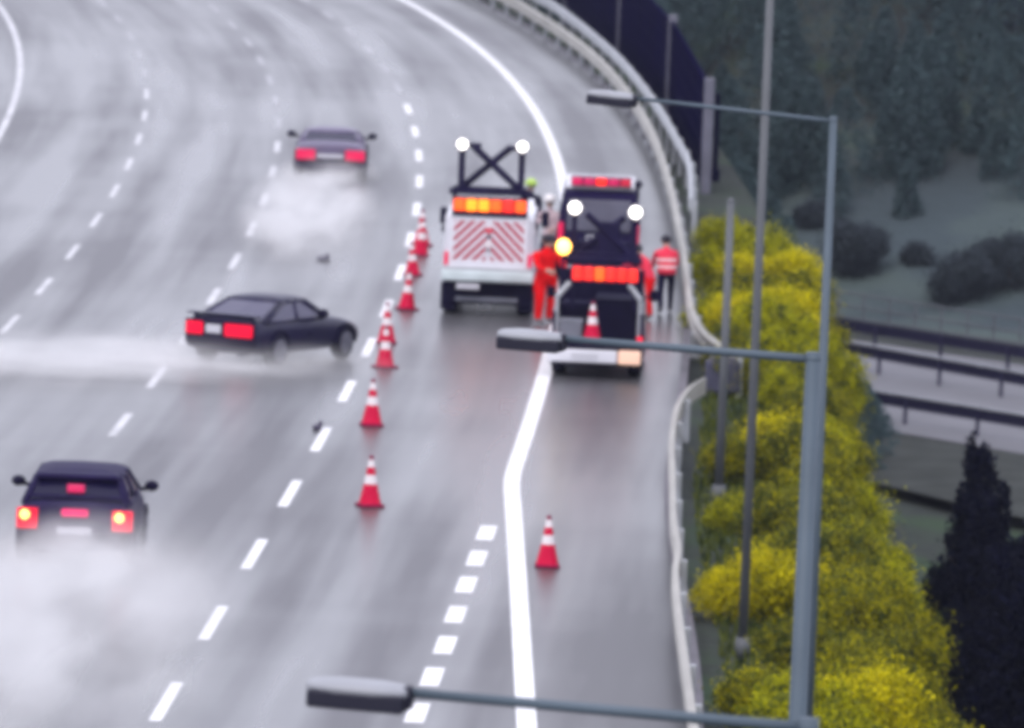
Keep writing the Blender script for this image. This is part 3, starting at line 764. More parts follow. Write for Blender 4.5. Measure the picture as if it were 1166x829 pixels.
# pickup with the open dark bed
pp = P(678, 431); pz = -math.atan(slope(pp.y))
K = empty('pickup_truck', (pp.x, pp.y, 0), pz); tag(K, 'dark pickup truck with a cone on its open bed, red light bar and lamp frame', 'pickup truck')
m_ = MB(); m_.box((0, 1.2, .62), (1.66, 2.6, .10), .02); m_.box((0, 2.3, .40), (1.2, 4.6, .22), .03); m_.build('bed_floor', M['trim'], K)
for s_ in (1, -1):
    m_ = MB(); m_.box((s_ * .82, 1.25, .95), (.07, 2.45, .58), .02); m_.build('bed_side', M['black_paint'], K)
m_ = MB(); m_.box((0, 2.45, 1.25), (1.62, .10, 1.20), .02); m_.build('headboard', M['trim'], K)
m_ = MB()
m_.loft([[Vector((x, y, z)) for x, z in ((-.82, .40), (.82, .40), (.85, 1.1), (.68, h), (-.68, h), (-.85, 1.1))] for y, h in ((2.55, 1.74), (2.75, 1.80), (3.7, 1.80), (4.3, 1.18))] + [[Vector((x, 5.1, z)) for x, z in ((-.76, .42), (.76, .42), (.78, .8), (.70, 1.0), (-.70, 1.0), (-.78, .8))]])
m_.build('cab', M['black_paint'], K)
m_ = MB(); m_.box((0, 2.53, 1.50), (1.15, .02, .36), .01); m_.build('rear_window', M['glass'], K)
m_ = MB(); m_.box((-.26, -.08, .42), (1.30, .14, .24), .03); m_.build('rear_bumper', M['white_paint'], K)
m_ = MB(); m_.box((.62, -.08, .42), (.42, .14, .26), .03); m_.build('right_bumper_lamp', node_mat('cream_lamp_lens', (.85, .55, .42), .4, emis=(1, .6, .4), estr=.25), K)  # cream lamp at the bumper's right end, glowing faintly
m_ = MB(); m_.box((-.22, -.155, .43), (.50, .01, .11), 0); m_.build('number_plate', M['plate'], K)
m_ = MB(); m_.box((0, .25, .32), (1.5, .08, .26), .03); m_.build('shade_panel', M['trim'], K)  # dark panel added as shade below the pickup's bumper
m_ = MB(); m_.box((0, .0, .60), (1.64, .10, .09), .01); m_.build('tail_sill', M['grey_box'], K)
for s_ in (1, -1):
    m_ = MB(); m_.box((s_ * .80, -.05, .72), (.11, .07, .20), .02); m_.build('tail_light', M['tail_soft' if s_ < 0 else 'tail_lit'], K)
    for yy in (.75, 4.2): wheel(K, s_ * .84, yy, .35, .26)
    m_ = MB(); m_.tube((s_ * .78, .08, .70), (s_ * .78, .08, 1.55), .04); m_.tube((s_ * .78, .08, 1.50), (s_ * .55, .1, 1.78), .05)
    m_.build('bed_strut', M['galv'], K)
    m_ = MB(); m_.box((s_ * .98, 3.95, 1.25), (.16, .08, .22), .03); m_.tube((s_ * .8, 4, 1.2), (s_ * .95, 4, 1.25), .02); m_.build('mirror', M['trim'], K)
m_ = MB(); m_.box((-.52, .35, .85), (.46, .5, .38), .03); m_.box((-.52, .35, 1.05), (.48, .52, .03), .01); m_.build('tool_box', M['grey_box'], K)
m_ = MB(); m_.box((.35, 1.3, 1.05), (.85, 1.5, .80), .05); m_.box((-.4, 1.6, 1.0), (.6, .9, .6), .05); m_.build('covered_load', M['trim'], K)
lightbar(K, -.52, .72, 1.80, 2.12, .15, ['red_lamp', 'red_lamp', 'amber_lamp', 'red_lamp', 'red_lamp', 'red_lamp'], 6)
m_ = MB(); m_.box((.08, .45, 2.20), (1.40, .5, .10), .02)
for s_ in (1, -1): m_.box((.08 + s_ * .58, .35, 1.72), (.07, .07, .9), .01)
m_.build('frame_base', M['frame_dark'], K)
kk = empty('x'); 
bpy.data.objects.remove(kk)
fr = MB()
for x_ in (-.52, .62): fr.box((x_, .45, 2.62), (.10, .10, .80), .01)
fr.tube((-.30, .42, 3.05), (.56, .42, 2.30), .065, .065, 8); fr.tube((.42, .54, 3.0), (-.46, .54, 2.30), .065, .065, 8)
for x_, z0_, z1_ in ((-.28, 2.2, 2.62), (-.10, 2.2, 2.8), (.30, 2.2, 2.75), (.48, 2.2, 2.55)): fr.tube((x_, .6, z0_), (x_ + .05, .6, z1_), .035, .03, 6)
fr.box((-.30, .62, 2.42), (.30, .2, .22), .03); fr.box((.40, .62, 2.40), (.30, .2, .26), .03)
fr.box((.14, .48, 2.60), (.42, .16, .62), .03); fr.box((.14, .45, 2.28), (1.2, .2, .14), .02)
fr.build('lamp_frame', M['frame_dark'], K)
for x_, z_ in ((-.52, 3.16), (.62, 3.12)):
    m_ = MB(); m_.tube((x_, .35, z_), (x_, .55, z_), (.15), .12, 20); h_ = m_.build('lamp_housing', M['frame_dark'], K, smooth=True)
    m_ = MB(); m_.sphere((x_, .34, z_), .118, (1, .35, 1)); m_.build('warning_lamp', M['white_lamp'], h_, smooth=True)
m_ = MB(); m_.tube((-.70, .12, 1.5), (-.70, .12, 2.35), .03); m_.build('beacon_post', M['frame_dark'], K)
m_ = MB(); m_.sphere((-.70, .10, 2.44), .13, (1, 1, 1.1)); m_.build('flashing_beacon', M['beacon'], K, smooth=True)
# cone riding on the bed
c = copy_tree(cone0); c.location = K.matrix_basis @ Vector((-.10, .10, .66)); c.scale = (.98,) * 3
tag(c, 'cone riding upright on the open bed at the back of the pickup', 'traffic cone', 'red and white cones')

# third vehicle: dark van with a pale roof and maroon light bar
vp = P(679, 322); vz = -math.atan(slope(vp.y))
V = empty('escort_van', (vp.x, vp.y, 0), vz); tag(V, 'dark van with pale roof and maroon light bar, parked ahead of the pickup', 'van')
m_ = MB()
m_.loft([[Vector((x, y, z)) for x, z in ((-.84, .35), (.84, .35), (.88, 1.15), (.76, h), (-.76, h), (-.88, 1.15))] for y, h in ((0, 1.86), (.15, 1.92), (3.2, 1.95), (4.0, 1.25))] + [[Vector((x, 4.8, z)) for x, z in ((-.78, .4), (.78, .4), (.8, .8), (.72, 1.05), (-.72, 1.05), (-.8, .8))]])
m_.build('body', M['charcoal_paint'], V)
m_ = MB(); m_.box((0, 1.75, 1.99), (1.46, 3.1, .08), .03); m_.build('roof', M['white_paint'], V)
m_ = MB(); m_.box((0, -.03, 1.42), (1.34, .06, .66), .02); m_.build('rear_window', node_mat('reflecting_grey_glass', (.10, .10, .14), .3, spec=.6, var=.3, vscale=1.5), V)  # pale glass colour stands in for reflection behind the lamp frame
m_ = MB(); m_.box((0, -.06, .48), (1.7, .14, .22), .03); m_.build('rear_bumper', M['trim'], V)
m_ = MB(); m_.box((0, -.05, .95), (.5, .02, .11), 0); m_.build('number_plate', M['plate'], V)
for s_ in (1, -1):
    m_ = MB(); m_.box((s_ * .80, -.03, 1.05), (.11, .08, .40), .02); m_.build('tail_light', M['tail_soft'], V)
    for yy in (.85, 3.8): wheel(V, s_ * .87, yy, .34, .24)
m_ = MB(); m_.tube((.80, .1, 1.8), (.80, .1, 2.05), .03); m_.sphere((.80, .1, 2.10), .09); m_.build('side_lamp', M['trim'], V)
lightbar(V, -.62, .66, 2.03, 2.23, .15, ['brake_dim', 'maroon_lamp', 'red_lamp', 'maroon_lamp', 'hivis_pink'], 5)

# ------------------------------------------------------------------ people
def person(label, px, height, facing, pose, mats, head_gear=None, vest=None, hair='hair', group=None):
    """mats: jacket, trousers; skeleton is for a 1.75 m figure; local +Y is forward"""
    k = height / 1.75
    lean = pose.get('lean', 0.0); al = pose.get('arms', ((.15, .0), (.15, .0))); st_ = pose.get('step', .10)
    V_ = {}
    def up(x, y, z):    # lean the trunk about the hips
        dz = z - .95; return Vector((x, y + dz * math.sin(lean), .95 + dz * math.cos(lean)))
    V_['pelvis'] = Vector((0, 0, .95)); V_['waist'] = up(0, 0, 1.08); V_['chest'] = up(0, .01, 1.28); V_['neckb'] = up(0, 0, 1.44); V_['neck'] = up(0, .02, 1.51)
    V_['chin'] = up(0, .04, 1.57); V_['head'] = up(0, .03, 1.655); V_['crown'] = up(0, .02, 1.70)
    E = [('pelvis', 'waist'), ('waist', 'chest'), ('chest', 'neckb'), ('neckb', 'neck'), ('neck', 'chin'), ('chin', 'head'), ('head', 'crown')]
    RAD = dict(pelvis=.15, waist=.135, chest=.16, neckb=.085, neck=.055, chin=.070, head=.092, crown=.065)
    for s_, sd in ((1, 'r'), (-1, 'l')):
        fw, ben = al[0] if s_ > 0 else al[1]
        V_['sh' + sd] = up(s_ * .19, 0, 1.40)
        sh = V_['sh' + sd]
        d1 = Vector((s_ * .10, math.sin(fw), -math.cos(fw))).normalized(); el = sh + d1 * .29
        d2 = Vector((s_ * .02 - s_ * .15 * min(1, ben), math.sin(fw + ben), -math.cos(fw + ben))).normalized(); wr_ = el + d2 * .25
        V_['el' + sd] = el; V_['wr' + sd] = wr_; palm = wr_ + d2 * .07; V_['pa' + sd] = palm
        E += [('chest', 'sh' + sd), ('sh' + sd, 'el' + sd), ('el' + sd, 'wr' + sd), ('wr' + sd, 'pa' + sd)]
        RAD['sh' + sd] = .075; RAD['el' + sd] = .052; RAD['wr' + sd] = .036; RAD['pa' + sd] = .036
        lat = d2.cross(Vector((s_, 0, 0))).normalized()
        for f_ in range(4):
            b0 = palm + lat * (.026 * (f_ - 1.5)) + d2 * .03; b1 = b0 + (d2 * (.045, .052, .048, .038)[f_]) - Vector((s_ * .012, 0, 0))
            V_['f%d%s' % (f_, sd)] = b0; V_['g%d%s' % (f_, sd)] = b1
            E += [('pa' + sd, 'f%d%s' % (f_, sd)), ('f%d%s' % (f_, sd), 'g%d%s' % (f_, sd))]; RAD['f%d%s' % (f_, sd)] = .011; RAD['g%d%s' % (f_, sd)] = .009
        t0 = palm + lat * .045 - d2 * .01; V_['t' + sd] = t0; V_['u' + sd] = t0 + lat * .015 + d2 * .035
        E += [('pa' + sd, 't' + sd), ('t' + sd, 'u' + sd)]; RAD['t' + sd] = .012; RAD['u' + sd] = .010
        V_['hip' + sd] = Vector((s_ * .10, 0, .90)); V_['kn' + sd] = Vector((s_ * .115, s_ * st_ * .6 + .03, .50)); V_['an' + sd] = Vector((s_ * .12, s_ * st_ * 1.0 - .02, .09)); V_['toe' + sd] = Vector((s_ * .135, s_ * st_ + .15, .045))
        E += [('pelvis', 'hip' + sd), ('hip' + sd, 'kn' + sd), ('kn' + sd, 'an' + sd), ('an' + sd, 'toe' + sd)]
        RAD['hip' + sd] = .105; RAD['kn' + sd] = .075; RAD['an' + sd] = .055; RAD['toe' + sd] = .04
    names = list(V_); idx = {n: i for i, n in enumerate(names)}
    me = bpy.data.meshes.new('skel'); me.from_pydata([V_[n] * k for n in names], [(idx[a], idx[b]) for a, b in E], [])
    o = bpy.data.objects.new('skel', me); COL.objects.link(o)
    sk = o.modifiers.new('s', 'SKIN'); sv = me.skin_vertices[0].data
    for n in names: sv[idx[n]].radius = (RAD[n] * k, RAD[n] * k * (.72 if n in ('pelvis', 'waist', 'chest') else 1)); sv[idx[n]].use_root = (n == 'pelvis')
    o.modifiers.new('u', 'SUBSURF').levels = 1
    bpy.context.view_layer.update()
    ev = o.evaluated_get(bpy.context.evaluated_depsgraph_get()); bm_me = bpy.data.meshes.new_from_object(ev)
    bpy.data.objects.remove(o)
    for m in (M[mats[0]], M[mats[1]], M['skin'], M['boot']): bm_me.materials.append(m)
    hd = V_['chin'] * k; hands = [V_['par'] * k, V_['pal'] * k]; ank = .12 * k
    for p in bm_me.polygons:
        c = p.center; p.use_smooth = True
        near_hand = min((c - h).length for h in hands) < .11 * k
        arm = abs(c.x) > .2 * k and c.z > .62 * k
        if near_hand: p.material_index = 2
        elif c.z > hd.z - .05 * k and (c - V_['head'] * k).length < .17 * k: p.material_index = 2
        elif c.z < ank: p.material_index = 3
        elif c.z < .93 * k and not arm: p.material_index = 1
        else: p.material_index = 0
    root = empty('person', P(*px), facing); root.location.z = 0; tag(root, label, 'person', group)
    b = bpy.data.objects.new('body', bm_me); COL.objects.link(b); b.parent = root; root.scale = (pose.get('bulk', 1.0), pose.get('bulk', 1.0), 1)
    h = V_['head'] * k; q = Matrix.Rotation(-lean, 3, 'X')
    def hp(x, y, z): return h + q @ (Vector((x, y, z)) * k)
    m_ = MB(); m_.sphere(hp(0, -.015, .025), .108 * k, (1, 1.08, .95), 14, 8); 
    hr = m_.build('hair', M[hair], root, smooth=True)
    for v in hr.data.vertices:
        pass
    m_ = MB()
    for s_ in (1, -1): m_.sphere(hp(s_ * .035, .088, .0), .012 * k, (1, .6, 1), 8, 6)
    m_.build('eyes', M['hair'], root)
    m_ = MB(); m_.sphere(hp(0, .105, -.03), .018 * k, (.8, 1, 1.3), 8, 6); m_.sphere(hp(0, .088, -.065), .018 * k, (1.3, .5, .4), 8, 6)
    for s_ in (1, -1): m_.sphere(hp(s_ * .098, .0, -.01), .025 * k, (.4, .8, 1.2), 8, 6)
    m_.build('face_features', M['skin'], root, smooth=True)
    if head_gear:
        m_ = MB(); m_.sphere(hp(0, -.005, .055), .125 * k, (1, 1.1, .75), 16, 8); m_.tube(hp(0, 0, .025), hp(0, 0, .035), .15 * k, .14 * k, 20)
        m_.build('helmet', M[head_gear], root, smooth=True)
    if vest:
        rings = []
        for z, rx, ry in ((.90, .195, .145), (1.0, .19, .14), (1.15, .19, .14), (1.3, .21, .15), (1.40, .20, .14), (1.46, .11, .10)):
            rings.append([up(rx * math.cos(a_), ry * math.sin(a_) + .005, z) * k for a_ in [2 * math.pi * i / 20 for i in range(20)]])
        vv = MB().loft(rings).build('vest', M[vest], root, smooth=True)
        m_ = MB()
        for z0, rx, ry in ((1.04, .196, .146), (1.20, .205, .150)):
            m_.loft([[up(rx * math.cos(a_), ry * math.sin(a_) + .005, z) * k for a_ in [2 * math.pi * i / 20 for i in range(20)]] for z in (z0, z0 + .05)], cap=False)
        m_.build('reflective_band', M['reflect'], vv, smooth=True)
    return root
person('worker all in red hi-vis clothing standing between the white truck and the pickup', (619, 369), 1.78, R(-150), dict(lean=.05, arms=((.5, .9), (.3, .7)), step=.06, bulk=1.4), ('hivis_red', 'hivis_red'), None, None)
person('worker in dark clothes with a lime green hood beside the white truck', (602, 297), 1.74, R(170), dict(lean=.05, arms=((.4, .8), (.2, .4))), ('cloth_dark', 'cloth_dark'), 'hivis_green', None)
person('worker with pale jacket and pale helmet standing behind the red worker', (624, 318), 1.76, R(160), dict(lean=.08, arms=((.6, .8), (.5, .8))), ('cloth_pale', 'cloth_dark'), 'helmet_pale', None)
person('worker in coral hi-vis jacket and dark trousers walking beside the far guard rail', (757, 357), 1.58, R(8), dict(lean=.28, arms=((.25, .7), (.5, .6)), step=.16, bulk=1.15), ('hivis_pink', 'cloth_dark'), None, 'hivis_pink')
person('worker in red bending down, half hidden by the right side of the pickup', (739, 364), 1.55, R(60), dict(lean=.5, arms=((.9, .3), (1.1, .2)), step=.10), ('hivis_pink', 'hivis_red'), None, None)

# ------------------------------------------------------------------ vegetation
def quads(C, U, Wv, S):
    """leaf-sized quads about centres C"""
    U = U / np.linalg.norm(U, axis=1, keepdims=True); Wv = np.cross(U, Wv); Wv /= np.linalg.norm(Wv, axis=1, keepdims=True) + 1e-6
    a = U * S[:, None]; b = Wv * S[:, None] * .6
    return np.stack([C - a - b, C + a - b, C + a + b, C - a + b], 1).reshape(-1, 3)
def quad_mesh(name, V, mats, mi=None):
    n = len(V) // 4; me = bpy.data.meshes.new(name)
    me.vertices.add(len(V)); me.vertices.foreach_set('co', V.astype(np.float32).ravel())
    me.loops.add(4 * n); me.loops.foreach_set('vertex_index', np.arange(4 * n, dtype=np.int32))
    me.polygons.add(n); me.polygons.foreach_set('loop_start', np.arange(0, 4 * n, 4, dtype=np.int32)); me.polygons.foreach_set('loop_total', np.full(n, 4, dtype=np.int32))
    for m in mats: me.materials.append(m)
    if mi is not None: me.polygons.foreach_set('material_index', mi.astype(np.int32))
    me.update(calc_edges=True); return me
def leaf_mesh(name, n, leaf, lobes, mats, mix, seed, stems=True, zsq=1.0):
    """small leaves through several uneven lobes; lobes: (x,y,z,rx,ry,rz)"""
    r = np.random.default_rng(seed); Lb = np.array(lobes, float); wts = (Lb[:, 3] * Lb[:, 4] * Lb[:, 5]) ** .67; wts /= wts.sum()
    ch = r.choice(len(lobes), n, p=wts); d = r.normal(size=(n, 3)); d /= np.linalg.norm(d, axis=1, keepdims=True)
    rad = r.uniform(.35, 1.0, n) ** .5 * (1 + .18 * np.sin(7 * d[:, 0] + seed) * np.sin(6 * d[:, 2] + 3 * d[:, 1]) + .10 * np.sin(15 * d[:, 1] + ch) * np.sin(13 * d[:, 0]))
    C = Lb[ch, :3] + d * Lb[ch, 3:] * rad[:, None]
    # stray sprigs
    far = r.random(n) < .14; C[far] += d[far] * r.uniform(.02, .38, (far.sum(), 1)) * Lb[ch[far], 3:4] * 1.4
    lowz = C[:, 2] < .02; C[lowz, 2] = np.abs(C[lowz, 2]) * .5 + .02
    V = quads(C, r.normal(size=(n, 3)), d + r.normal(size=(n, 3)) * .7, leaf * r.uniform(.6, 1.4, n))
    # sprays of one colour rather than single flecks
    q = np.sin(C[:, 0] * 9 + seed) * np.sin(C[:, 1] * 8 + 2 * seed) * np.sin(C[:, 2] * 10 + 1) + r.normal(size=n) * .35
    mi = (q > np.quantile(q, min(.999, mix))).astype(int) if len(mats) > 1 else np.zeros(n)
    return quad_mesh(name, V, mats, mi)
def bush_lobes(r, w, h, n):
    out = [(0, 0, h * .42, w * .42, w * .42, h * .45)]
    for _ in range(n):
        a_ = r.uniform(0, 2 * math.pi); q = r.uniform(.2, .36) * w
        out.append((math.cos(a_) * q, math.sin(a_) * q, r.uniform(.3, .72) * h, r.uniform(.16, .28) * w, r.uniform(.16, .28) * w, r.uniform(.18, .3) * h))
    return out
PROTO = {}
def bush_proto(kind, v):
    if (kind, v) in PROTO: return PROTO[(kind, v)]
    sd = hash_ = {'yellow': 10, 'lime': 30, 'olive': 50, 'green': 70}[kind] + v
    r = np.random.default_rng(sd)
    mats = {'yellow': ([M['leaf_yellow'], M['leaf_olive']], .72), 'lime': ([M['leaf_lime'], M['leaf_green']], .75), 'olive': ([M['leaf_olive'], M['leaf_green']], .68), 'green': ([M['leaf_green'], M['leaf_olive']], .6)}[kind]
    fol = leaf_mesh('foliage', 11000, .020, bush_lobes(r, 1.7, 1.35, 7), mats[0], mats[1], sd)
    mb = MB()
    for _ in range(9):
        a_ = r.uniform(0, 6.28); q = r.uniform(.1, .5); mb.tube((0, 0, 0), (math.cos(a_) * q, math.sin(a_) * q, r.uniform(.5, .95)), .025, .008, 6)
    st_ = mb.build('stems', M['bark'])
    root = empty('bush'); st_.parent = root
    f = bpy.data.objects.new('foliage', fol); COL.objects.link(f); f.parent = root
    PROTO[(kind, v)] = root; root['fresh'] = 1
    return root
def bush(kind, px, z, sc, label, group=None, szz=1.0, xyz=None):
    v = random.randrange(3)
    pr = bush_proto(kind, v)
    if pr.get('fresh'): o = pr; del o['fresh']
    else: o = copy_tree(pr)
    for k_ in ('label', 'category', 'group'):
        if k_ in o: del o[k_]
    p = xyz if xyz is not None else P(*px, z)
    off = p.x - LX(p.y); o.location = (p.x, p.y, terrain_z(off, p.y) - .02)
    o.rotation_euler = (0, 0, random.uniform(0, 6.28)); o.scale = (sc, sc, sc * szz)
    tag(o, label, 'bush', group); return o
# (kind, base px, scale, label)
B = [('yellow', (845, 402), 1.0, 'yellow bush behind the rail end, left of the slim masts'),
     ('yellow', (893, 392), 1.15, 'bright yellow bush behind the second lamp arm, beside the lamp pole'),
     ('yellow', (888, 345), 1.05, 'yellow bush standing above the brightest upper one'),
     ('lime', (812, 375), .75, 'yellow green bush close behind the flared rail end'),
     ('lime', (812, 325), .75, 'yellow green bush beside the far guard rail'),
     ('yellow', (850, 345), .95, 'yellow bush between the two slim masts'),
     ('lime', (870, 305), .9, 'small yellow green bush at the far end of the yellow clump'),
     ('lime', (820, 285), .7, 'farthest small bush beside the rail below the noise barrier'),
     ('yellow', (905, 310), .85, 'farthest yellow bush next to the lamp pole'),
     ('yellow', (893, 540), .98, 'bright yellow bush just below the second lamp arm'),
     ('olive', (835, 545), .72, 'dull green bush behind the middle of the near rail'),
     ('green', (890, 460), .8, 'dull brownish bush in the dark gap under the second lamp arm'),
     ('lime', (832, 600), .55, 'low yellow green shrub between near rail and slim mast'),
     ('green', (880, 620), .85, 'dark green bush in the gap between two yellow ones'),
     ('yellow', (838, 700), .72, 'yellow bush beside the foot of the tall slim mast'),
     ('yellow', (885, 700), .90, 'yellow bush between the tall slim mast and the lamp pole'),
     ('green', (905, 760), .75, 'dark green bush at the foot of the thick lamp pole'),
     ('olive', (868, 830), .85, 'olive bush above the nearest lamp arm'),
     ('yellow', (985, 858), 1.05, 'brightest yellow bush right of the thick lamp pole at the very front'),
     ('lime', (935, 868), 1.0, 'yellow green bush at the foot of the frame beside the lamp pole'),
     ('lime', (915, 900), 1.0, 'yellow green bush partly cut off below the nearest arm'),
     ('lime', (1035, 850), .85, 'yellow green bush at the outer edge near the front')]
for kd, px, sc_, lab in B: bush(kd, px, 0, sc_, lab)
GRP = 'olive bushes crowding the embankment edge'; GL = 'one of the olive bushes crowding the embankment edge beyond the lamp poles'
r_ = random.Random(5); n_edge = 0
y = 104.0
while y < 186:
    c = crest(y)
    for row, (dd, kinds) in enumerate(((-1.25, ('green', 'green', 'olive')), (-.25, ('olive', 'olive', 'green', 'lime', 'green')), (.6, ('olive', 'olive', 'lime')))):
        if row == 0 and r_.random() < .45: continue
        yy = y + r_.uniform(-.8, .8); o_ = c + dd + r_.uniform(-.25, .25)
        bush(r_.choice(kinds), None, 0, r_.uniform(.50, 1.0) if row else r_.uniform(.42, .8), GL, GRP, szz=r_.uniform(.75, 1.35), xyz=RP(o_, yy))
        n_edge += 1
    y += 2.3
print('edge bushes', n_edge)

def tree(label, loc, h, w, kind_mat, name='tree', n=5000, leaf=.12, seed=1, conical=True, cat='tree', group=None):
    r = np.random.default_rng(seed); lob = []
    m = 9
    for i in range(m):
        t = i / (m - 1); z = h * (.22 + .74 * t)
        rr = w * .5 * ((1 - t) ** .6 * .9 + .14 if conical else math.sqrt(max(.05, 1 - (2 * t - .85) ** 2 / 1.4)))
        for q in range(3 if t < .85 else 1):
            a_ = r.uniform(0, 6.28); lob.append((math.cos(a_) * rr * .42, math.sin(a_) * rr * .42, z + r.uniform(-.3, .3), rr * r.uniform(.55, .8), rr * r.uniform(.55, .8), h * .085))
    root = empty(name, loc); tag(root, label, cat, group)
    f = bpy.data.objects.new('crown', leaf_mesh('crown', n, leaf, lob, [M[kind_mat]], 1, seed)); COL.objects.link(f); f.parent = root
    mb = MB(); mb.tube((0, 0, -.3), (0, 0, h * .8), .05 * w, .015 * w, 10)
    for i in range(8):
        a_ = r.uniform(0, 6.28); z = h * r.uniform(.25, .8); mb.tube((0, 0, z), (math.cos(a_) * w * .3, math.sin(a_) * w * .3, z + h * .06), .02 * w, .008 * w, 6)
    mb.build('trunk', M['bark'], root); return root
def tz_at(x, y): return terrain_z(x - LX(y), y)
for (tx, ty, d_, w, lab, sd) in ((1108, 494, 168, 1.5, 'tall narrow dark evergreen in front of the lower road', 3), (1162, 610, 150, 1.8, 'dark evergreen nearest at the right edge below the road', 4), (1138, 560, 160, 1.6, 'slim dark evergreen leaning out beside the tall narrow one', 5), (1190, 640, 140, 2.4, 'dark evergreen cut off by the right edge of the view', 6)):
    top = at_depth(tx, ty, F / d_); gz = tz_at(top.x, top.y)
    tree(lab, (top.x, top.y, gz), top.z - gz, w, 'leaf_dark', 'evergreen_tree', 26000, .05, sd, conical=False)

# scrub on the meadow beyond the lower road
def on_hill(px):
    d = CM.to_3x3() @ Vector(((px[0] - W0 / 2) / F, -(px[1] - H0 / 2) / F, -1.0)); o_ = Vector((0, 0, CAM_H)); t = 150.0
    while t < 700:
        q = o_ + d * t
        if q.z < terrain_z(q.x - LX(q.y), q.y): return q
        t += .5
    return q
for (px, w, h, lab, sd) in (((972, 316), 2.4, 2.0, 'round dark bush on the misty meadow beside the lamp pole', 21), ((1045, 305), 1.1, .9, 'small round bush in the middle of the misty meadow', 22), ((1093, 345), 2.4, 2.0, 'broad reddish grey bush just above the lower road fence', 23), ((1118, 312), 1.0, 1.2, 'small upright bush between the broad one and the dark one', 24), ((1155, 330), 2.4, 2.2, 'dark blue green bush at the right edge of the meadow', 25), ((925, 262), 1.3, 1.1, 'small dark bush just beyond the yellow clump', 26)):
    q = on_hill(px); r = np.random.default_rng(sd)
    root = empty('meadow_bush', q); tag(root, lab, 'bush', None)
    f = bpy.data.objects.new('foliage', leaf_mesh('foliage', 9000, .04, bush_lobes(r, w, h, 6), [M['leaf_meadow']], 1, sd)); COL.objects.link(f); f.parent = root
    mb = MB(); [mb.tube((0, 0, -.1), (math.cos(i) * w * .25, math.sin(i) * w * .25, h * .6), .04, .015, 6) for i in range(5)]; mb.build('stems', M['bark'], root)

# far wood: one mass
r = np.random.default_rng(99); VS = []; MI = []
def crown_pts(cx, cy, cz, h, w, n, leaf, mi):
    t = r.random(n) ** .8; a_ = r.uniform(0, 6.28, n); rr = w * .5 * (1 - t ** 1.6 * .85) * (1 + .22 * np.sin(9 * t + cx) * np.cos(3 * a_ + cy)) * r.uniform(.5, 1.05, n)
    C = np.stack([cx + rr * np.cos(a_), cy + rr * np.sin(a_), cz + h * (.04 + .96 * t)], 1)
    VS.append(quads(C, r.normal(size=(n, 3)), r.normal(size=(n, 3)), leaf * r.uniform(.6, 1.4, n))); MI.append(np.full(n, mi))
for _ in range(560):
    y = 289 + 72 * r.random() ** 1.3; o_ = crest(y) + 1.0 + r.uniform(0, 32); x = LX(y) + o_; z = terrain_z(o_, y)
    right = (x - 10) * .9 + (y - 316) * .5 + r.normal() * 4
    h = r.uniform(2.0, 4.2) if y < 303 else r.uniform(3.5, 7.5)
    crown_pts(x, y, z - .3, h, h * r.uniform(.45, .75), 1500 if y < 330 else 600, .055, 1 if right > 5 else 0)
for _ in range(120):
    y = r.uniform(230, 292); o_ = crest(y) + r.uniform(1.6, 4.8); x = LX(y) + o_
    crown_pts(x, y, terrain_z(o_, y) - .3, r.uniform(1.4, 3.0), r.uniform(1.4, 2.6), 900, .045, 0)
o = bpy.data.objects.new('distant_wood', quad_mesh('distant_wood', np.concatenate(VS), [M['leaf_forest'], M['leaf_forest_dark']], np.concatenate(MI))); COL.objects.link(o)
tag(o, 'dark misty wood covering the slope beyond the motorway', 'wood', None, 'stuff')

# rough grass on the verge
VS = []; FS = []
for _ in range(26000):
    y = r.uniform(100, 200); o_ = edge_off(y) + .5 + r.random() * (crest(y) - edge_off(y) + 2.0); x = LX(y) + o_; z = terrain_z(o_, y)
    h = r.uniform(.06, .30); a_ = r.uniform(0, 3.14); w_ = .03; dx, dy = math.cos(a_) * w_, math.sin(a_) * w_; k = len(VS)
    VS.extend([(x - dx, y - dy, z), (x + dx, y + dy, z), (x + r.normal() * .06, y + r.normal() * .06, z + h)]); FS.append((k, k + 1, k + 2))
me = bpy.data.meshes.new('rough_grass'); me.from_pydata(VS, [], FS); me.materials.append(M['leaf_green']); o = bpy.data.objects.new('rough_grass', me); COL.objects.link(o)
tag(o, 'rough dull green grass on the verge between rail and bushes', 'grass', None, 'stuff')

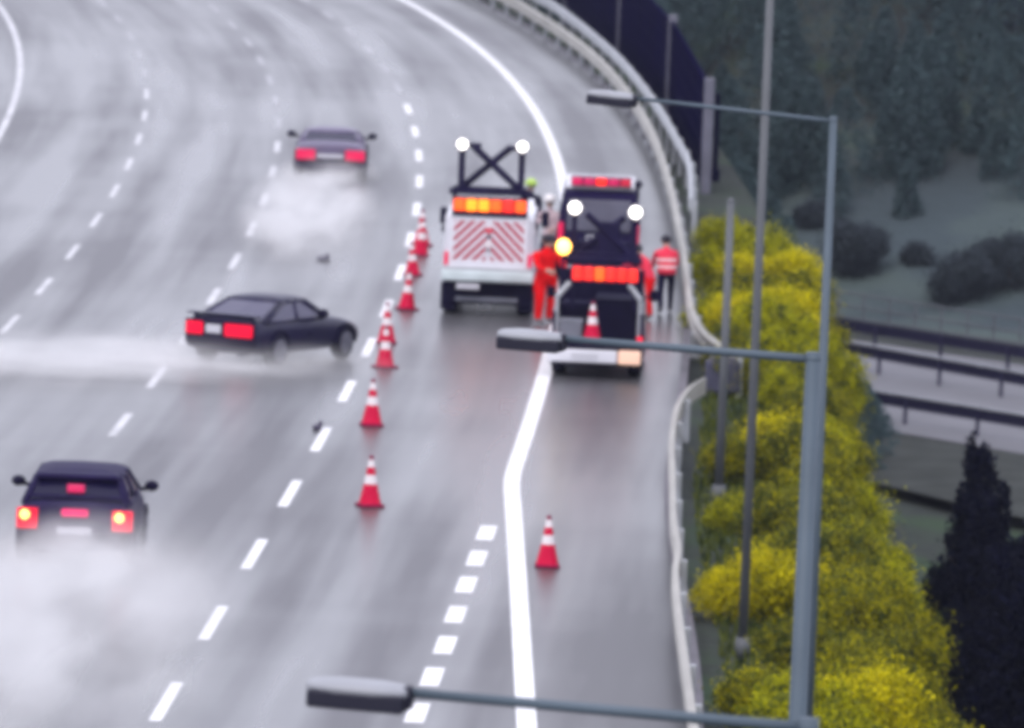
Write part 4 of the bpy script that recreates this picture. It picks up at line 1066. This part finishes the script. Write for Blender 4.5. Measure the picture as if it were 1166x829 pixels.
# ------------------------------------------------------------------ spray and haze
def spray(label, centre, size, rz, dens, seed, nscale=1.6, off=(0, 0, 0), cat='spray'):
    m = bpy.data.materials.new('spray_air'); m.use_nodes = True; n = m.node_tree; L = n.links
    n.nodes.remove(n.nodes['Principled BSDF']); pv = n.nodes.new('ShaderNodeVolumePrincipled'); L.new(pv.outputs[0], n.nodes['Material Output'].inputs['Volume'])
    pv.inputs['Color'].default_value = (.995, .995, 1, 1)
    tc = n.nodes.new('ShaderNodeTexCoord'); nz = n.nodes.new('ShaderNodeTexNoise'); nz.inputs['Scale'].default_value = nscale; nz.inputs['Detail'].default_value = 3
    ln = n.nodes.new('ShaderNodeVectorMath'); ln.operation = 'LENGTH'; L.new(tc.outputs['Object'], ln.inputs[0])
    mr = n.nodes.new('ShaderNodeMapRange'); mr.interpolation_type = 'SMOOTHSTEP'; mr.inputs[1].default_value = .0; mr.inputs[2].default_value = .98; mr.inputs[3].default_value = 1; mr.inputs[4].default_value = 0
    L.new(ln.outputs['Value'], mr.inputs[0])
    ad = n.nodes.new('ShaderNodeVectorMath'); ad.operation = 'ADD'; ad.inputs[1].default_value = (seed, seed * 2, 0); L.new(tc.outputs['Object'], ad.inputs[0]); L.new(ad.outputs[0], nz.inputs['Vector'])
    m2 = n.nodes.new('ShaderNodeMapRange'); m2.inputs[1].default_value = .38; m2.inputs[2].default_value = .64; m2.inputs[3].default_value = .12; m2.inputs[4].default_value = 1.6; L.new(nz.outputs[0], m2.inputs[0])
    mu = n.nodes.new('ShaderNodeMath'); mu.operation = 'MULTIPLY'; L.new(mr.outputs[0], mu.inputs[0]); L.new(m2.outputs[0], mu.inputs[1])
    m3 = n.nodes.new('ShaderNodeMath'); m3.operation = 'MULTIPLY'; m3.inputs[1].default_value = dens; L.new(mu.outputs[0], m3.inputs[0]); L.new(m3.outputs[0], pv.inputs['Density'])
    bm = bmesh.new(); bmesh.ops.create_uvsphere(bm, u_segments=24, v_segments=16, radius=1)
    bmesh.ops.bisect_plane(bm, geom=bm.verts[:] + bm.edges[:] + bm.faces[:], plane_co=(0, 0, 0.0), plane_no=(0, 0, -1), clear_outer=True)
    es = [e for e in bm.edges if e.is_boundary]; bmesh.ops.contextual_create(bm, geom=es)
    me = bpy.data.meshes.new('tyre_spray'); bm.to_mesh(me); bm.free(); me.materials.append(m)
    o = bpy.data.objects.new('tyre_spray', me); COL.objects.link(o); o.location = (centre.x + off[0], centre.y + off[1], .02); o.scale = size; o.rotation_euler = (0, 0, rz)
    tag(o, label, cat, None, 'stuff'); return o
q = P(52, 735); spray('thick white spray trailing behind the dark hatchback', q, (3.4, 17.0, 1.5), th, .36, 3.1, nscale=2.6)
q = P(84, 655); spray('dense white spray right behind the wheels of the dark hatchback', q, (1.7, 5.0, 1.15), th, .9, 5.3)
q = P(90, 420); spray('white spray drifting from the rear of the sliding black coupe', q, (4.6, 7.5, .75), -R(68), .7, 7.7, nscale=3.2)
q = P(352, 250); spray('long white spray trail behind the far grey car', q, (1.9, 16.0, .85), tg, .8, 12.3, nscale=2.2)
q = P(375, 203); spray('dense white spray around the wheels of the far grey car', q, (1.4, 3.8, .85), tg, 2.2, 17.3)
q = P(250, 412); spray('thin wet mist around the wheels of the black coupe', q, (2.6, 3.2, .45), yaw, .7, 21.0)

m = bpy.data.materials.new('haze_air'); m.use_nodes = True; n = m.node_tree; n.nodes.remove(n.nodes['Principled BSDF'])
pv = n.nodes.new('ShaderNodeVolumePrincipled'); n.links.new(pv.outputs[0], n.nodes['Material Output'].inputs['Volume'])
pv.inputs['Color'].default_value = (.76, .80, 1.0, 1); pv.inputs['Density'].default_value = .00009
mb = MB(); mb.box((0, 1450, -6), (4200, 3400, 96), 0)
hz = mb.build('haze', m); tag(hz, 'pale even haze filling the air', 'haze', None, 'stuff')
